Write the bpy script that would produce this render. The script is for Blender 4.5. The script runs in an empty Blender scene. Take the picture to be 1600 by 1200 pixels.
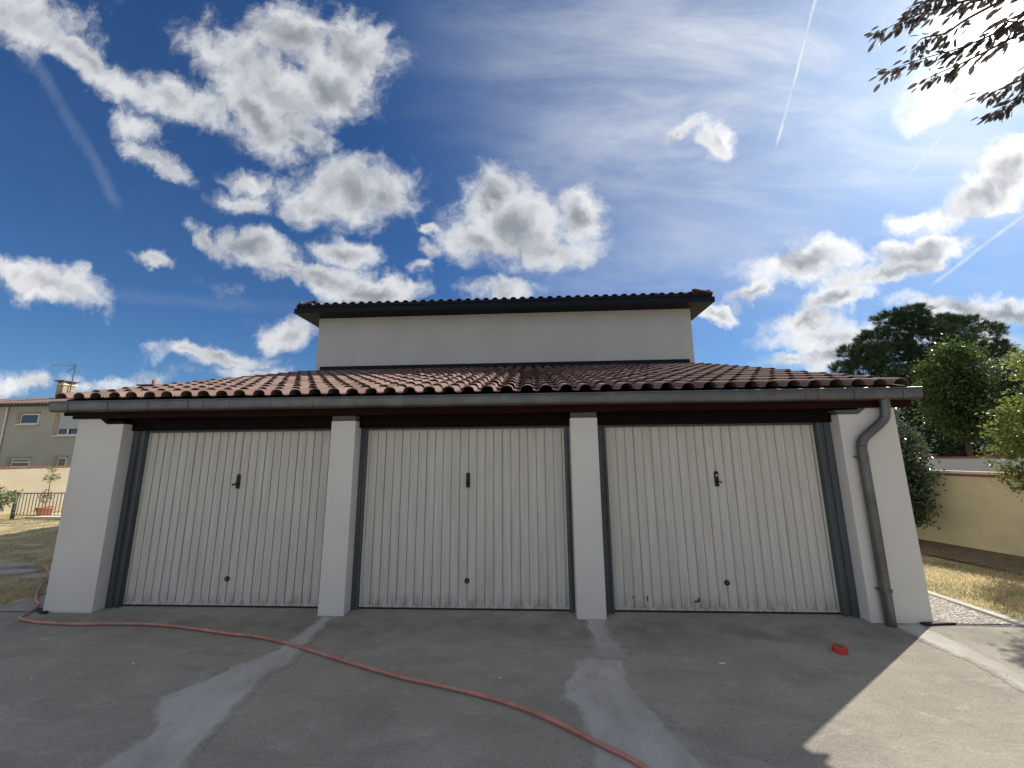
import bpy, bmesh, math, random
import numpy as np
from mathutils import Vector, Matrix
random.seed(7); rng = np.random.default_rng(11)
S = bpy.context.scene; COL = S.collection
R = math.radians

# ------------------------------------------------------------------ camera
cam_d = bpy.data.cameras.new('camera'); cam = bpy.data.objects.new('camera', cam_d); COL.objects.link(cam)
AX, AY, AZ = Vector((0.99857, 0.05276, -0.00905)), Vector((0.01821, -0.17597, 0.98423)), Vector((-0.05034, 0.98298, 0.17668))
m = Matrix((AX, AY, -AZ)).transposed().to_4x4(); m.translation = (0.81744, -4.62247, 1.75332)
cam.matrix_world = m
cam_d.sensor_width = 36; cam_d.lens = 593.58 / 1600 * 36; cam_d.clip_start = .05; cam_d.clip_end = 2000
S.camera = cam

# ------------------------------------------------------------------ sun and sky
SUN_EL, SUN_AZ = R(35.8), R(54.8)          # azimuth from +Y towards +X
SD = Vector((math.cos(SUN_EL) * math.sin(SUN_AZ), math.cos(SUN_EL) * math.cos(SUN_AZ), math.sin(SUN_EL)))
sl = bpy.data.lights.new('sun', 'SUN'); sl.energy = 4.9; sl.angle = R(.53); sl.color = (1, .92, .79)
so = bpy.data.objects.new('sun', sl); so.rotation_euler = SD.to_track_quat('Z', 'Y').to_euler(); so.location = SD * 40; COL.objects.link(so)
S.view_settings.view_transform = 'Standard'; S.view_settings.look = 'None'
S.view_settings.exposure = 0.45; S.view_settings.gamma = 1; S.view_settings.use_curve_mapping = False
S.render.resolution_x = 1024; S.render.resolution_y = 768

class NT:
    """tiny helper around a node tree"""
    def __init__(s, tree): s.t = tree; s.n = tree.nodes; s.l = tree.links
    def new(s, kind, **kw):
        n = s.n.new(kind)
        for k, v in kw.items(): setattr(n, k, v)
        return n
    def put(s, sock, v):
        if isinstance(v, bpy.types.NodeSocket): s.l.new(v, sock)
        elif v is not None: sock.default_value = v
    def math(s, op, a, b=None, c=None, clamp=False):
        n = s.new('ShaderNodeMath', operation=op); n.use_clamp = clamp
        s.put(n.inputs[0], a); s.put(n.inputs[1], b)
        if c is not None: s.put(n.inputs[2], c)
        return n.outputs[0]
    def vmath(s, op, a, b=None, c=None, scale=None):
        n = s.new('ShaderNodeVectorMath', operation=op); s.put(n.inputs[0], a); s.put(n.inputs[1], b)
        if c is not None: s.put(n.inputs[2], c)
        if scale is not None: s.put(n.inputs['Scale'], scale)
        return n.outputs['Value'] if op in ('DOT_PRODUCT', 'LENGTH', 'DISTANCE') else n.outputs[0]
    def mix(s, f, a, b, mode='MIX'):
        n = s.new('ShaderNodeMix', data_type='RGBA', blend_type=mode)
        s.put(n.inputs[0], f); s.put(n.inputs[6], a); s.put(n.inputs[7], b); return n.outputs[2]
    def noise(s, v, scale, detail=4, rough=.55, dist=0, out=0, w=None):
        n = s.new('ShaderNodeTexNoise'); n.noise_dimensions = '3D'
        s.put(n.inputs['Vector'], v); n.inputs['Scale'].default_value = scale; n.inputs['Detail'].default_value = detail
        n.inputs['Roughness'].default_value = rough; n.inputs['Distortion'].default_value = dist
        return n.outputs[out]
    def ramp(s, v, a, b, lo=0., hi=1., smooth=True):
        n = s.new('ShaderNodeMapRange'); n.interpolation_type = 'SMOOTHSTEP' if smooth else 'LINEAR'
        s.put(n.inputs[0], v); s.put(n.inputs[1], a); s.put(n.inputs[2], b); s.put(n.inputs[3], lo); s.put(n.inputs[4], hi); return n.outputs[0]
    def map(s, v, loc=(0, 0, 0), rot=(0, 0, 0), sc=(1, 1, 1), kind='POINT'):
        n = s.new('ShaderNodeMapping', vector_type=kind); s.put(n.inputs[0], v)
        n.inputs[1].default_value = loc; n.inputs[2].default_value = rot; n.inputs[3].default_value = sc; return n.outputs[0]

W = bpy.data.worlds.new('World'); S.world = W; W.use_nodes = True; W.node_tree.nodes.clear()
w = NT(W.node_tree)
SKY_STR = .10
sky = w.new('ShaderNodeTexSky', sky_type='NISHITA'); sky.sun_disc = False
sky.sun_elevation = SUN_EL; sky.sun_rotation = SUN_AZ; sky.air_density = 1.0; sky.dust_density = .5; sky.ozone_density = 2.5
d = w.new('ShaderNodeTexCoord').outputs['Generated']
# a fixed frame on the sky: u, v are tangents measured from one compass direction
fz = w.vmath('DOT_PRODUCT', d, tuple(AZ)); fx = w.vmath('DOT_PRODUCT', d, tuple(AX)); fy = w.vmath('DOT_PRODUCT', d, tuple(AY))
fzc = w.math('MAXIMUM', fz, .12)
cmb = w.new('ShaderNodeCombineXYZ'); w.put(cmb.inputs[0], w.math('DIVIDE', fx, fzc)); w.put(cmb.inputs[1], w.math('DIVIDE', fy, fzc))
uv = cmb.outputs[0]
warp = w.vmath('SUBTRACT', w.noise(uv, 4.2, 5, .62, out=1), (.5, .5, .5))
warp2 = w.vmath('SUBTRACT', w.noise(uv, 16, 4, .6, out=1), (.5, .5, .5))
uvw = w.vmath('ADD', w.vmath('ADD', uv, w.vmath('SCALE', warp, scale=.17)), w.vmath('SCALE', warp2, scale=.035))
# cumulus: centre x, y, half width, half height (thousandths), tilt in degrees, strength
CL = [
 (-1130,880,290,44,-30,.95),(-900,760,200,58,-26,.95),(-650,800,200,110,-24,1),(-580,905,140,85,-12,1),(-400,880,120,85,-20,1),(-660,690,150,60,-28,1),(-560,670,90,50,-30,.9),(-1290,975,190,60,-14,.6),(-480,800,130,80,-20,1),
 (-430,505,150,100,0,1),(-505,465,95,60,-8,.9),(-345,505,75,85,0,.9),(-925,580,100,28,-28,.7),(-985,700,45,36,0,.45),(-730,490,90,26,-10,.55),(-700,545,55,22,-12,.5),
 (10,420,150,110,0,1),(-50,480,85,70,0,1),(165,450,62,72,30,.95),(-90,375,100,60,0,.95),(95,350,105,60,0,.9),(-238,345,34,26,0,.7),(-256,294,30,18,0,.7),(-225,410,22,14,0,.6),
 (-670,355,135,46,-14,1),(-800,390,70,28,-33,.8),(-435,330,80,36,-4,1),(-500,268,150,36,-8,1),(-360,240,140,32,-3,1),(-590,300,80,30,-20,.85),
 (-1222,272,140,52,-8,.95),(-1325,300,70,40,0,.7),(-960,330,75,16,-8,.6),(-590,145,80,38,0,.85),(-760,75,140,22,-2,.7),(-860,80,50,17,0,.75),(-670,35,105,22,0,.7),(-1300,-10,110,28,0,.7),(-1000,20,140,14,4,.35),
 (765,312,150,54,8,1),(640,236,75,26,20,.85),(1078,355,180,40,15,1),(975,288,160,36,16,1),(860,220,120,32,16,1),(775,160,110,34,0,.95),(540,190,48,18,0,.8),(725,75,70,20,0,.7),(860,92,125,36,10,.95),(1180,195,160,36,-4,1),(1310,188,90,26,0,.9),
 (1255,520,200,62,26,1.1),(1325,590,110,70,20,1),(1090,455,90,30,16,.7),(438,660,58,15,30,.62),(535,636,34,42,0,.6),(1165,770,150,66,28,1),(1340,55,110,40,0,.8),(830,135,150,30,0,.8),(1230,120,140,30,0,.6),(-40,240,120,28,0,.55),(-15,225,60,20,0,.7),(540,195,36,14,0,.8)]
dens = None
for (cx, cy, rx, ry, an, st) in CL:
    mp = w.map(uvw, (cx / 1000, cy / 1000, 0), (0, 0, R(an)), (rx / 1000 * 1.12, ry / 1000 * 1.12, 1), 'TEXTURE')
    L = w.vmath('LENGTH', mp)
    v = w.math('MULTIPLY_ADD', L, -st, st)
    dens = v if dens is None else w.math('SMOOTH_MAX', dens, v, .12)
# unseen sky outside the part above: denser cumulus added to fill the shade
out_n = w.noise(w.vmath('MULTIPLY', d, (1, 1, 2.2)), 3.2, 6, .6)
outside = w.math('MAXIMUM', w.ramp(w.vmath('LENGTH', uv), 1.75, 2.1), w.ramp(fz, .45, .3))
mxo = w.new('ShaderNodeMix', data_type='FLOAT'); w.put(mxo.inputs[0], outside); w.put(mxo.inputs[2], dens); w.put(mxo.inputs[3], w.ramp(out_n, .40, .60, -.55, 1.1, False)); dens = mxo.outputs[0]
nf = w.noise(uvw, 6.5, 8, .64)
nf_a = w.noise(uvw, 6.5, 3, .5); nf_s = w.noise(w.vmath('ADD', uvw, (.016, .044, 0)), 6.5, 3, .5)
dn = w.math('ADD', dens, w.math('MULTIPLY_ADD', nf, 2.2, -1.0))
wisp = w.math('MULTIPLY', w.ramp(nf, .55, .78, 0, .55), w.math('MULTIPLY', w.ramp(dens, -1.5, -.2), w.ramp(w.noise(uv, 2.3, 3, .5), .45, .62)))
alpha = w.math('MAXIMUM', w.ramp(dn, -.12, .66), wisp)
up = w.new('ShaderNodeSeparateXYZ'); w.put(up.inputs[0], d); dz = up.outputs[2]
sunc = w.vmath('DOT_PRODUCT', d, tuple(SD))
sun_far = w.math('ARCCOSINE', w.math('MINIMUM', sunc, .99999))
# cloud body: billows lit from above and from the sun's side, greyer where thick
lit = w.math('ADD', w.math('MULTIPLY', w.math('SUBTRACT', nf_a, nf_s), 2.4), w.math('MULTIPLY_ADD', nf, .7, -.35))
thick = w.math('MULTIPLY', w.ramp(dn, .30, 1.35), .92)
nb = w.noise(w.vmath('MULTIPLY', uvw, (1, 1.5, 1)), 3.1, 5, .6)
body = w.math('ADD', w.math('ADD', w.math('SUBTRACT', thick, lit), w.math('MULTIPLY_ADD', nb, .7, -.35)), .10)
body = w.ramp(body, -.12, 1.12)
near = w.ramp(sun_far, 1.0, .15); away = w.ramp(sun_far, 1.5, 2.3)  # clouds far from the sun set brighter and warmer, as fill for shaded sides
rim = w.mix(away, w.mix(near, (.55, .565, .58, 1), (.76, .76, .755, 1)), (1.13, 1.08, 1.0, 1))
core = w.mix(away, w.mix(near, (.20, .215, .245, 1), (.23, .245, .28, 1)), (.79, .76, .72, 1))
ccol = w.mix(body, rim, core)
# thin high veil and contrails
vn = w.noise(w.map(uv, (0, 0, 0), (0, 0, R(-24)), (.9, 3.0, 1)), 1.3, 6, .6, .9)
vn2 = w.noise(w.map(uv, (3, 1, 0), (0, 0, R(35)), (1, 3.0, 1)), 1.7, 6, .6, .4)
veil = w.math('MULTIPLY', w.ramp(vn, .40, .74), w.ramp(w.new('ShaderNodeSeparateXYZ').outputs[0], 0, 1)) if False else w.ramp(vn, .42, .78)
sx = w.new('ShaderNodeSeparateXYZ'); w.put(sx.inputs[0], uv)
side = w.ramp(sun_far, 1.08, .42, .05, 1.15)
veil = w.math('MULTIPLY', w.math('ADD', w.math('MULTIPLY_ADD', veil, .42, .26), w.math('MULTIPLY', w.ramp(vn2, .36, .8), .40)), side)
trail = None
for (x0, y0, x1, y1, wd, st) in [(820, 1080, 690, 605, 10, 1.0), (1420, 500, 1090, 250, 12, .8), (1240, 760, 1010, 520, 9, .9), (-1300, 930, -1020, 450, 30, .22), (1000, 410, 600, 290, 26, .42), (-1400, 260, -400, 190, 30, .12), (700, 590, 980, 620, 28, .5), (350, 640, 720, 575, 26, .35),(1400,250,1000,190,18,.2)]:
    cx, cy = (x0 + x1) / 2000, (y0 + y1) / 2000; ln = math.hypot(x1 - x0, y1 - y0) / 2000; an = math.atan2(y1 - y0, x1 - x0)
    src = w.vmath('ADD', uv, w.vmath('SCALE', warp, scale=.02 if wd < 15 else .07))
    mp = w.map(src, (cx, cy, 0), (0, 0, an), (ln, wd / 1000, 1), 'TEXTURE')
    ab = w.vmath('ABSOLUTE', mp); s3 = w.new('ShaderNodeSeparateXYZ'); w.put(s3.inputs[0], ab)
    v = w.math('MULTIPLY', w.ramp(s3.outputs[0], 1.05, .8), w.ramp(s3.outputs[1], 1.0, 0.0, 0, st))
    trail = v if trail is None else w.math('MAXIMUM', trail, v)
trail = w.math('MULTIPLY', trail, w.ramp(nf, .25, .6, .45, 1.))
veil = w.math('MULTIPLY', veil, w.ramp(dz, .18, .5, .3, 1.))
veil = w.math('MAXIMUM', veil, trail)
skyc = w.new('ShaderNodeVectorMath', operation='SCALE'); w.put(skyc.inputs[0], sky.outputs[0]); skyc.inputs['Scale'].default_value = SKY_STR
base = w.mix(1.0, skyc.outputs[0], (.19, .41, .67, 1), 'MULTIPLY')
base = w.mix(w.math('MULTIPLY', w.math('POWER', 2.718, w.math('MULTIPLY', w.math('MAXIMUM', dz, 0), -7)), .60), base, (.22, .37, .56, 1))
vcol = w.mix(w.ramp(sun_far, 1.2, .3), (.31, .37, .46, 1), (.60, .63, .68, 1))
base = w.mix(w.math('MULTIPLY', veil, .85), base, vcol)
col = w.mix(w.math('MULTIPLY', alpha, .95), base, ccol)
glow = w.math('ADD', w.math('MULTIPLY', w.math('POWER', w.math('MAXIMUM', sunc, 0), 26), .17), w.math('MULTIPLY', w.math('POWER', w.math('MAXIMUM', sunc, 0), 1000), 4.0))
gl = w.new('ShaderNodeVectorMath', operation='SCALE'); gl.inputs[0].default_value = (1, .97, .92); w.put(gl.inputs['Scale'], glow)
col = w.vmath('ADD', col, gl.outputs[0])
bg = w.new('ShaderNodeBackground'); w.put(bg.inputs[0], col); bg.inputs[1].default_value = 1.0
wo = w.new('ShaderNodeOutputWorld'); w.l.new(bg.outputs[0], wo.inputs[0])
W.cycles.sampling_method = 'MANUAL'; W.cycles.sample_map_resolution = 512

# ------------------------------------------------------------------ materials
def mat(name, color, rough=.8, metal=0, var=.12, vs=6, spec=.3, bump=0, bs=120, dirt=None, ds=2.5, rnd=0, trans=None, coords='Object', stretch=(1, 1, 1)):
    M = bpy.data.materials.new(name); M.use_nodes = True; t = NT(M.node_tree); b = t.n['Principled BSDF']
    co = t.new('ShaderNodeTexCoord').outputs[coords] if coords != 'World' else t.new('ShaderNodeNewGeometry').outputs['Position']
    co = t.map(co, sc=stretch)
    c = color + (1,) if len(color) == 3 else color
    n1 = t.noise(co, vs, 5, .6)
    fac = t.ramp(n1, .3, .7, 1 - var, 1 + var, False)
    sc_ = t.new('ShaderNodeVectorMath', operation='SCALE'); sc_.inputs[0].default_value = c[:3]; t.put(sc_.inputs['Scale'], fac); cc = sc_.outputs[0]
    if dirt:
        n2 = t.noise(co, ds, 6, .65); cc = t.mix(t.ramp(n2, .48, .72, 0, dirt[3]), cc, dirt[:3] + (1,))
    if rnd:
        oi = t.new('ShaderNodeObjectInfo').outputs['Random']
        s2 = t.new('ShaderNodeVectorMath', operation='SCALE'); t.put(s2.inputs[0], cc); t.put(s2.inputs['Scale'], t.ramp(oi, 0, 1, 1 - rnd, 1 + rnd, False)); cc = s2.outputs[0]
    t.put(b.inputs['Base Color'], cc); b.inputs['Roughness'].default_value = rough; b.inputs['Metallic'].default_value = metal
    b.inputs['Specular IOR Level'].default_value = spec
    if bump:
        bn = t.new('ShaderNodeBump'); bn.inputs['Strength'].default_value = bump; bn.inputs['Distance'].default_value = .004
        t.put(bn.inputs['Height'], t.noise(co, bs, 4, .6)); t.l.new(bn.outputs[0], b.inputs['Normal'])
    return M

def leafmat(name, c1, c2, trans=.35, rough=.45, spec=.4):
    M = bpy.data.materials.new(name); M.use_nodes = True; t = NT(M.node_tree); b = t.n['Principled BSDF']
    g = t.new('ShaderNodeNewGeometry').outputs['Random Per Island']
    big = t.noise(t.new('ShaderNodeTexCoord').outputs['Object'], 1.3, 3)
    cc = t.mix(t.math('ADD', t.math('MULTIPLY', g, .6), t.math('MULTIPLY_ADD', big, 1.2, -.4), clamp=True), c1 + (1,), c2 + (1,))
    t.put(b.inputs['Base Color'], cc); b.inputs['Roughness'].default_value = rough; b.inputs['Specular IOR Level'].default_value = spec
    tr = t.new('ShaderNodeBsdfTranslucent'); t.put(tr.inputs[0], t.mix(.5, cc, tuple(min(1, x * 1.6) for x in c2) + (1,)))
    mx = t.new('ShaderNodeMixShader'); mx.inputs[0].default_value = trans
    t.l.new(b.outputs[0], mx.inputs[1]); t.l.new(tr.outputs[0], mx.inputs[2]); t.l.new(mx.outputs[0], t.n['Material Output'].inputs[0])
    return M

def concrete_colour(t, co):
    c = t.mix(t.ramp(t.noise(co, .9, 5, .6), .3, .7), (.275, .252, .214, 1), (.36, .332, .285, 1))
    c = t.mix(t.ramp(t.noise(t.map(co, sc=(.6, 1.5, 1)), 2.2, 7, .68, .5), .46, .66, 0, .62), c, (.205, .188, .162, 1))
    c = t.mix(t.ramp(t.noise(t.map(co, sc=(.8, 1.6, 1)), 4.5, 8, .7, .3), .52, .70, 0, .55), c, (.45, .42, .365, 1))
    c = t.mix(t.ramp(t.noise(t.map(co, sc=(.7, 1.4, 1)), 11, 6, .7), .52, .72, 0, .45), c, (.185, .172, .15, 1))
    fine = t.noise(co, 60, 6, .75); c = t.mix(t.ramp(fine, .34, .66, 0, 1, False), t.mix(.30, c, (.10, .094, .083, 1)), t.mix(.20, c, (.66, .62, .54, 1)))
    c = t.mix(t.ramp(t.noise(co, 150, 2, .6), .64, .74, 0, .45), c, (.60, .57, .51, 1))
    c = t.mix(t.ramp(t.noise(co, 95, 2, .6), .66, .74, 0, .5), c, (.09, .085, .078, 1))
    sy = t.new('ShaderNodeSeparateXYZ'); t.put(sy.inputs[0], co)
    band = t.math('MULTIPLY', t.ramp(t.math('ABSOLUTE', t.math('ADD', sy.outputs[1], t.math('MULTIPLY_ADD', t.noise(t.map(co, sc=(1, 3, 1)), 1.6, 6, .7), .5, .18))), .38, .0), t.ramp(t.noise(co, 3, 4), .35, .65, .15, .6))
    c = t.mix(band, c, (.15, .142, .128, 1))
    vo = t.new('ShaderNodeTexVoronoi', feature='DISTANCE_TO_EDGE'); t.put(vo.inputs['Vector'], t.vmath('ADD', t.map(co, sc=(.33, .55, 1)), t.vmath('SCALE', t.noise(co, 1.4, 6, .7, out=1), scale=.55))); vo.inputs['Scale'].default_value = 1.0
    crack = t.math('MULTIPLY', t.ramp(vo.outputs[0], .0035, .0008), t.ramp(t.noise(co, 1.1, 3), .5, .6, 0, .5))
    return t.mix(crack, c, (.09, .085, .075, 1)), fine
def concrete():
    M = bpy.data.materials.new('concrete'); M.use_nodes = True; t = NT(M.node_tree); b = t.n['Principled BSDF']
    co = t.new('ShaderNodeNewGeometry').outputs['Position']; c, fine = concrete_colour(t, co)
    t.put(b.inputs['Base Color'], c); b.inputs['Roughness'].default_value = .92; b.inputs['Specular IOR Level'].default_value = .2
    bn = t.new('ShaderNodeBump'); bn.inputs['Strength'].default_value = .45; bn.inputs['Distance'].default_value = .006
    t.put(bn.inputs['Height'], t.math('ADD', t.math('MULTIPLY', fine, .8), t.math('MULTIPLY', t.noise(co, 12, 5, .6), 1.2))); t.l.new(bn.outputs[0], b.inputs['Normal'])
    return M
def cement():
    """repair mortar that feathers out into the concrete where the 'edge' attribute falls to 0"""
    M = bpy.data.materials.new('repair_cement'); M.use_nodes = True; t = NT(M.node_tree); b = t.n['Principled BSDF']
    co = t.new('ShaderNodeNewGeometry').outputs['Position']; c, fine = concrete_colour(t, co)
    p = t.mix(t.ramp(t.noise(t.map(co, sc=(1, .6, 1)), 2.4, 6, .65, .4), .32, .68), (.36, .35, .325, 1), (.55, .535, .505, 1))
    p = t.mix(t.ramp(t.noise(co, 9, 6, .7), .5, .72, 0, .5), p, (.33, .315, .285, 1))
    p = t.mix(t.ramp(fine, .3, .7, 0, .22, False), p, (.24, .23, .21, 1))
    at = t.new('ShaderNodeAttribute'); at.attribute_name = 'edge'
    f = t.math('ADD', at.outputs['Fac'], t.math('MULTIPLY_ADD', t.noise(co, 9, 8, .75), 1.7, -.85))
    f = t.ramp(f, .20, .80, 0, .9)
    t.put(b.inputs['Base Color'], t.mix(f, c, p)); b.inputs['Roughness'].default_value = .92; b.inputs['Specular IOR Level'].default_value = .2
    bn = t.new('ShaderNodeBump'); bn.inputs['Strength'].default_value = .45; bn.inputs['Distance'].default_value = .006
    t.put(bn.inputs['Height'], t.math('ADD', t.math('ADD', fine, t.math('MULTIPLY', t.noise(co, 12, 5, .6), 1.2)), f)); t.l.new(bn.outputs[0], b.inputs['Normal'])
    return M

def lawn_mat():
    M = bpy.data.materials.new('dry_lawn'); M.use_nodes = True; t = NT(M.node_tree); b = t.n['Principled BSDF']
    co = t.new('ShaderNodeNewGeometry').outputs['Position']
    c = t.mix(t.ramp(t.noise(co, 1.7, 6, .7), .42, .56), (.56, .44, .28, 1), (.19, .20, .075, 1))
    c = t.mix(t.ramp(t.noise(co, 26, 5, .7), .4, .65, 0, .6), c, (.72, .58, .40, 1))
    c = t.mix(t.ramp(t.noise(co, 4, 5, .7), .58, .72, 0, .7), c, (.36, .27, .18, 1))
    t.put(b.inputs['Base Color'], c); b.inputs['Roughness'].default_value = 1; b.inputs['Specular IOR Level'].default_value = .1
    bn = t.new('ShaderNodeBump'); bn.inputs['Strength'].default_value = .8; bn.inputs['Distance'].default_value = .02
    t.put(bn.inputs['Height'], t.noise(co, 40, 5, .7)); t.l.new(bn.outputs[0], b.inputs['Normal'])
    return M

def tile_mat(name):
    M = bpy.data.materials.new(name); M.use_nodes = True; t = NT(M.node_tree); b = t.n['Principled BSDF']
    po = t.new('ShaderNodeNewGeometry').outputs['Position']; oi = t.new('ShaderNodeObjectInfo').outputs['Random']
    isl = t.new('ShaderNodeNewGeometry').outputs['Random Per Island']
    rr = t.math('FRACT', t.math('ADD', oi, t.math('MULTIPLY', isl, 3.7)))
    c = t.mix(rr, (.160, .110, .098, 1), (.275, .195, .175, 1))
    c = t.mix(t.ramp(t.noise(po, 3.0, 5, .65), .5, .72, 0, .5), c, (.24, .15, .115, 1))
    c = t.mix(t.ramp(t.noise(po, 22, 5, .7), .5, .72, 0, .6), c, (.10, .086, .078, 1))
    c = t.mix(t.ramp(t.noise(po, 14, 4, .7), .67, .74, 0, .45), c, (.42, .37, .24, 1))
    t.put(b.inputs['Base Color'], c); b.inputs['Roughness'].default_value = .95; b.inputs['Specular IOR Level'].default_value = .08
    bn = t.new('ShaderNodeBump'); bn.inputs['Strength'].default_value = .4; bn.inputs['Distance'].default_value = .004
    t.put(bn.inputs['Height'], t.noise(po, 60, 4, .6)); t.l.new(bn.outputs[0], b.inputs['Normal'])
    return M

def aggregate_mat():
    M = bpy.data.materials.new('washed_gravel_concrete'); M.use_nodes = True; t = NT(M.node_tree); b = t.n['Principled BSDF']
    co = t.new('ShaderNodeNewGeometry').outputs['Position']
    v = t.new('ShaderNodeTexVoronoi'); t.put(v.inputs['Vector'], co); v.inputs['Scale'].default_value = 38
    sep = t.new('ShaderNodeSeparateColor'); t.l.new(v.outputs['Color'], sep.inputs[0])
    c = t.mix(sep.outputs[0], (.22, .20, .17, 1), (.58, .54, .47, 1)); c = t.mix(t.ramp(v.outputs['Distance'], .35, .65), c, (.13, .12, .11, 1))
    t.put(b.inputs['Base Color'], c); b.inputs['Roughness'].default_value = .85
    bn = t.new('ShaderNodeBump'); bn.inputs['Strength'].default_value = .8; bn.inputs['Distance'].default_value = .01; bn.invert = True
    t.put(bn.inputs['Height'], v.outputs['Distance']); t.l.new(bn.outputs[0], b.inputs['Normal'])
    return M

def door_mat():
    M = bpy.data.materials.new('door_paint'); M.use_nodes = True; t = NT(M.node_tree); b = t.n['Principled BSDF']
    co = t.new('ShaderNodeNewGeometry').outputs['Position']; s = t.new('ShaderNodeSeparateXYZ'); t.put(s.inputs[0], co)
    st = t.noise(t.map(co, sc=(1, 1, .06)), 22, 5, .65)
    c = t.mix(t.ramp(st, .3, .7), (.52, .495, .435, 1), (.61, .585, .525, 1))
    c = t.mix(t.ramp(t.noise(t.map(co, sc=(1, 1, .25)), 7, 6, .7), .52, .75, 0, .35), c, (.40, .38, .33, 1))
    low = t.math('MULTIPLY', t.ramp(s.outputs[2], .22, .02), t.ramp(t.noise(t.map(co, sc=(1, 1, .3)), 14, 6, .75), .4, .62))
    c = t.mix(t.math('MULTIPLY', low, .75), c, (.27, .245, .20, 1))
    t.put(b.inputs['Base Color'], c); b.inputs['Roughness'].default_value = .62; b.inputs['Specular IOR Level'].default_value = .25
    bn = t.new('ShaderNodeBump'); bn.inputs['Strength'].default_value = .12; bn.inputs['Distance'].default_value = .003
    t.put(bn.inputs['Height'], t.noise(co, 60, 3, .6)); t.l.new(bn.outputs[0], b.inputs['Normal'])
    return M

M_con = concrete(); M_cem = cement(); M_lawn = lawn_mat(); M_tile = tile_mat('clay_tile'); M_agg = aggregate_mat(); M_door = door_mat()
M_white = mat('white_render', (.68, .655, .60), .9, var=.035, vs=1.6, bump=.35, bs=150, dirt=(.60, .56, .48, .3), ds=1.1, spec=.15, coords='World')
M_wall_up = mat('house_render', (.475, .485, .475), .9, var=.05, vs=1.2, bump=.35, bs=150, dirt=(.40, .40, .38, .35), ds=1.0, spec=.15, coords='World', stretch=(1, 1, .5))
M_patch = mat('pale_cement', (.47, .455, .425), .92, var=.16, vs=4, bump=.5, bs=70, dirt=(.37, .36, .345, .85), ds=3.5, coords='World')
M_zinc = mat('zinc', (.14, .142, .135), .42, .75, var=.22, vs=5, dirt=(.13, .13, .125, .6), ds=7, bump=.1, bs=40, spec=.5, coords='World')
M_jamb = mat('grey_painted_steel', (.095, .108, .112), .5, .25, var=.2, vs=6, dirt=(.05, .055, .06, .7), ds=5, stretch=(1, 1, .15), coords='World')
M_wood = mat('dark_stained_wood', (.008, .005, .004), .8, spec=.08, var=.3, vs=12, stretch=(.2, 1, 1), coords='World')
M_fascia = mat('dark_red_board', (.022, .006, .005), .75, spec=.1, var=.25, vs=10, stretch=(.2, 1, 1), coords='World')
M_anth = mat('anthracite_metal', (.008, .012, .019), .6, 0, var=.12, vs=3, spec=.12, coords='World')
M_black = mat('black_plastic', (.012, .012, .013), .35, var=.1)
M_rub = mat('black_bitumen', (.02, .02, .021), .7, var=.2, bump=.3)
M_chrome = mat('chrome', (.7, .7, .7), .25, 1)
M_hose = mat('faded_red_hose', (.50, .20, .165), .55, var=.25, vs=7, dirt=(.40, .29, .26, .8), ds=2.5, coords='World')
M_tape = mat('red_tape', (.60, .055, .035), .45, var=.08)
M_card = mat('cardboard', (.33, .25, .17), .9)
M_debris = mat('white_chip', (.75, .74, .70), .8)
M_cream = mat('cream_render', (.66, .58, .36), .95, var=.08, vs=1.2, dirt=(.45, .39, .26, .5), ds=1.4, bump=.5, bs=60, coords='World')
M_cream2 = mat('pale_cream_render', (.44, .395, .30), .95, var=.08, vs=1.2, dirt=(.55, .47, .33, .5), ds=1.4, bump=.4, bs=60, coords='World')
M_house2 = mat('beige_render', (.40, .405, .36), .95, var=.05, vs=.6, dirt=(.34, .31, .24, .4), ds=.8, coords='World')
M_grey = mat('grey_render', (.50, .50, .50), .95, var=.05, vs=.8, coords='World')
M_brick = mat('red_coping', (.27, .10, .075), .85, var=.25, vs=7, coords='World')
M_coping = mat('pale_coping', (.72, .66, .55), .9, var=.1, vs=6, coords='World')
M_stone = mat('chimney_render', (.36, .31, .23), .95, var=.2, vs=4, dirt=(.2, .17, .13, .7), ds=3, coords='World')
M_slate = mat('cap_slab', (.10, .095, .09), .9)
M_glass = mat('window_glass', (.03, .035, .045), .08, 0, var=.1, spec=.8)
M_pvc = mat('white_pvc', (.75, .75, .73), .5, var=.03)
M_shut = mat('grey_roller_shutter', (.40, .45, .45), .6, var=.04)
M_terra = mat('terracotta', (.50, .17, .10), .85, var=.15)
M_rail = mat('grey_iron', (.12, .12, .125), .5, .5)
M_bark = mat('bark', (.11, .08, .06), .95, var=.4, vs=9, bump=.8, bs=25, stretch=(1, 1, .3))
M_bark2 = mat('pine_bark', (.13, .085, .065), .95, var=.4, vs=3, stretch=(1, 1, .3))
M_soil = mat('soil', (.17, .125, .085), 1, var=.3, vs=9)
M_flag = mat('flagstone', (.36, .34, .31), .9, var=.15, vs=6, bump=.6, bs=30, coords='World')
L_pine = leafmat('pine_needles', (.022, .045, .022), (.055, .095, .035), .18, .55)
L_dark = leafmat('dark_evergreen', (.016, .035, .018), (.04, .07, .028), .2, .5)
L_lime = leafmat('light_green_leaf', (.03, .06, .018), (.105, .16, .04), .32)
L_mid = leafmat('grey_green_leaf', (.03, .06, .028), (.075, .12, .05), .32)
L_near = leafmat('yellow_green_leaf', (.06, .095, .02), (.20, .235, .06), .42)
L_bush = leafmat('glossy_leaf', (.035, .06, .025), (.085, .12, .05), .25, .22, .8)
L_plum = leafmat('plum_leaf', (.045, .042, .04), (.085, .075, .065), .42, .5)
L_blade = leafmat('dry_blade', (.14, .19, .06), (.70, .56, .37), .45, .8, .1)
L_plant = leafmat('grey_green_plant', (.10, .14, .07), (.26, .30, .17), .35)

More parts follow.
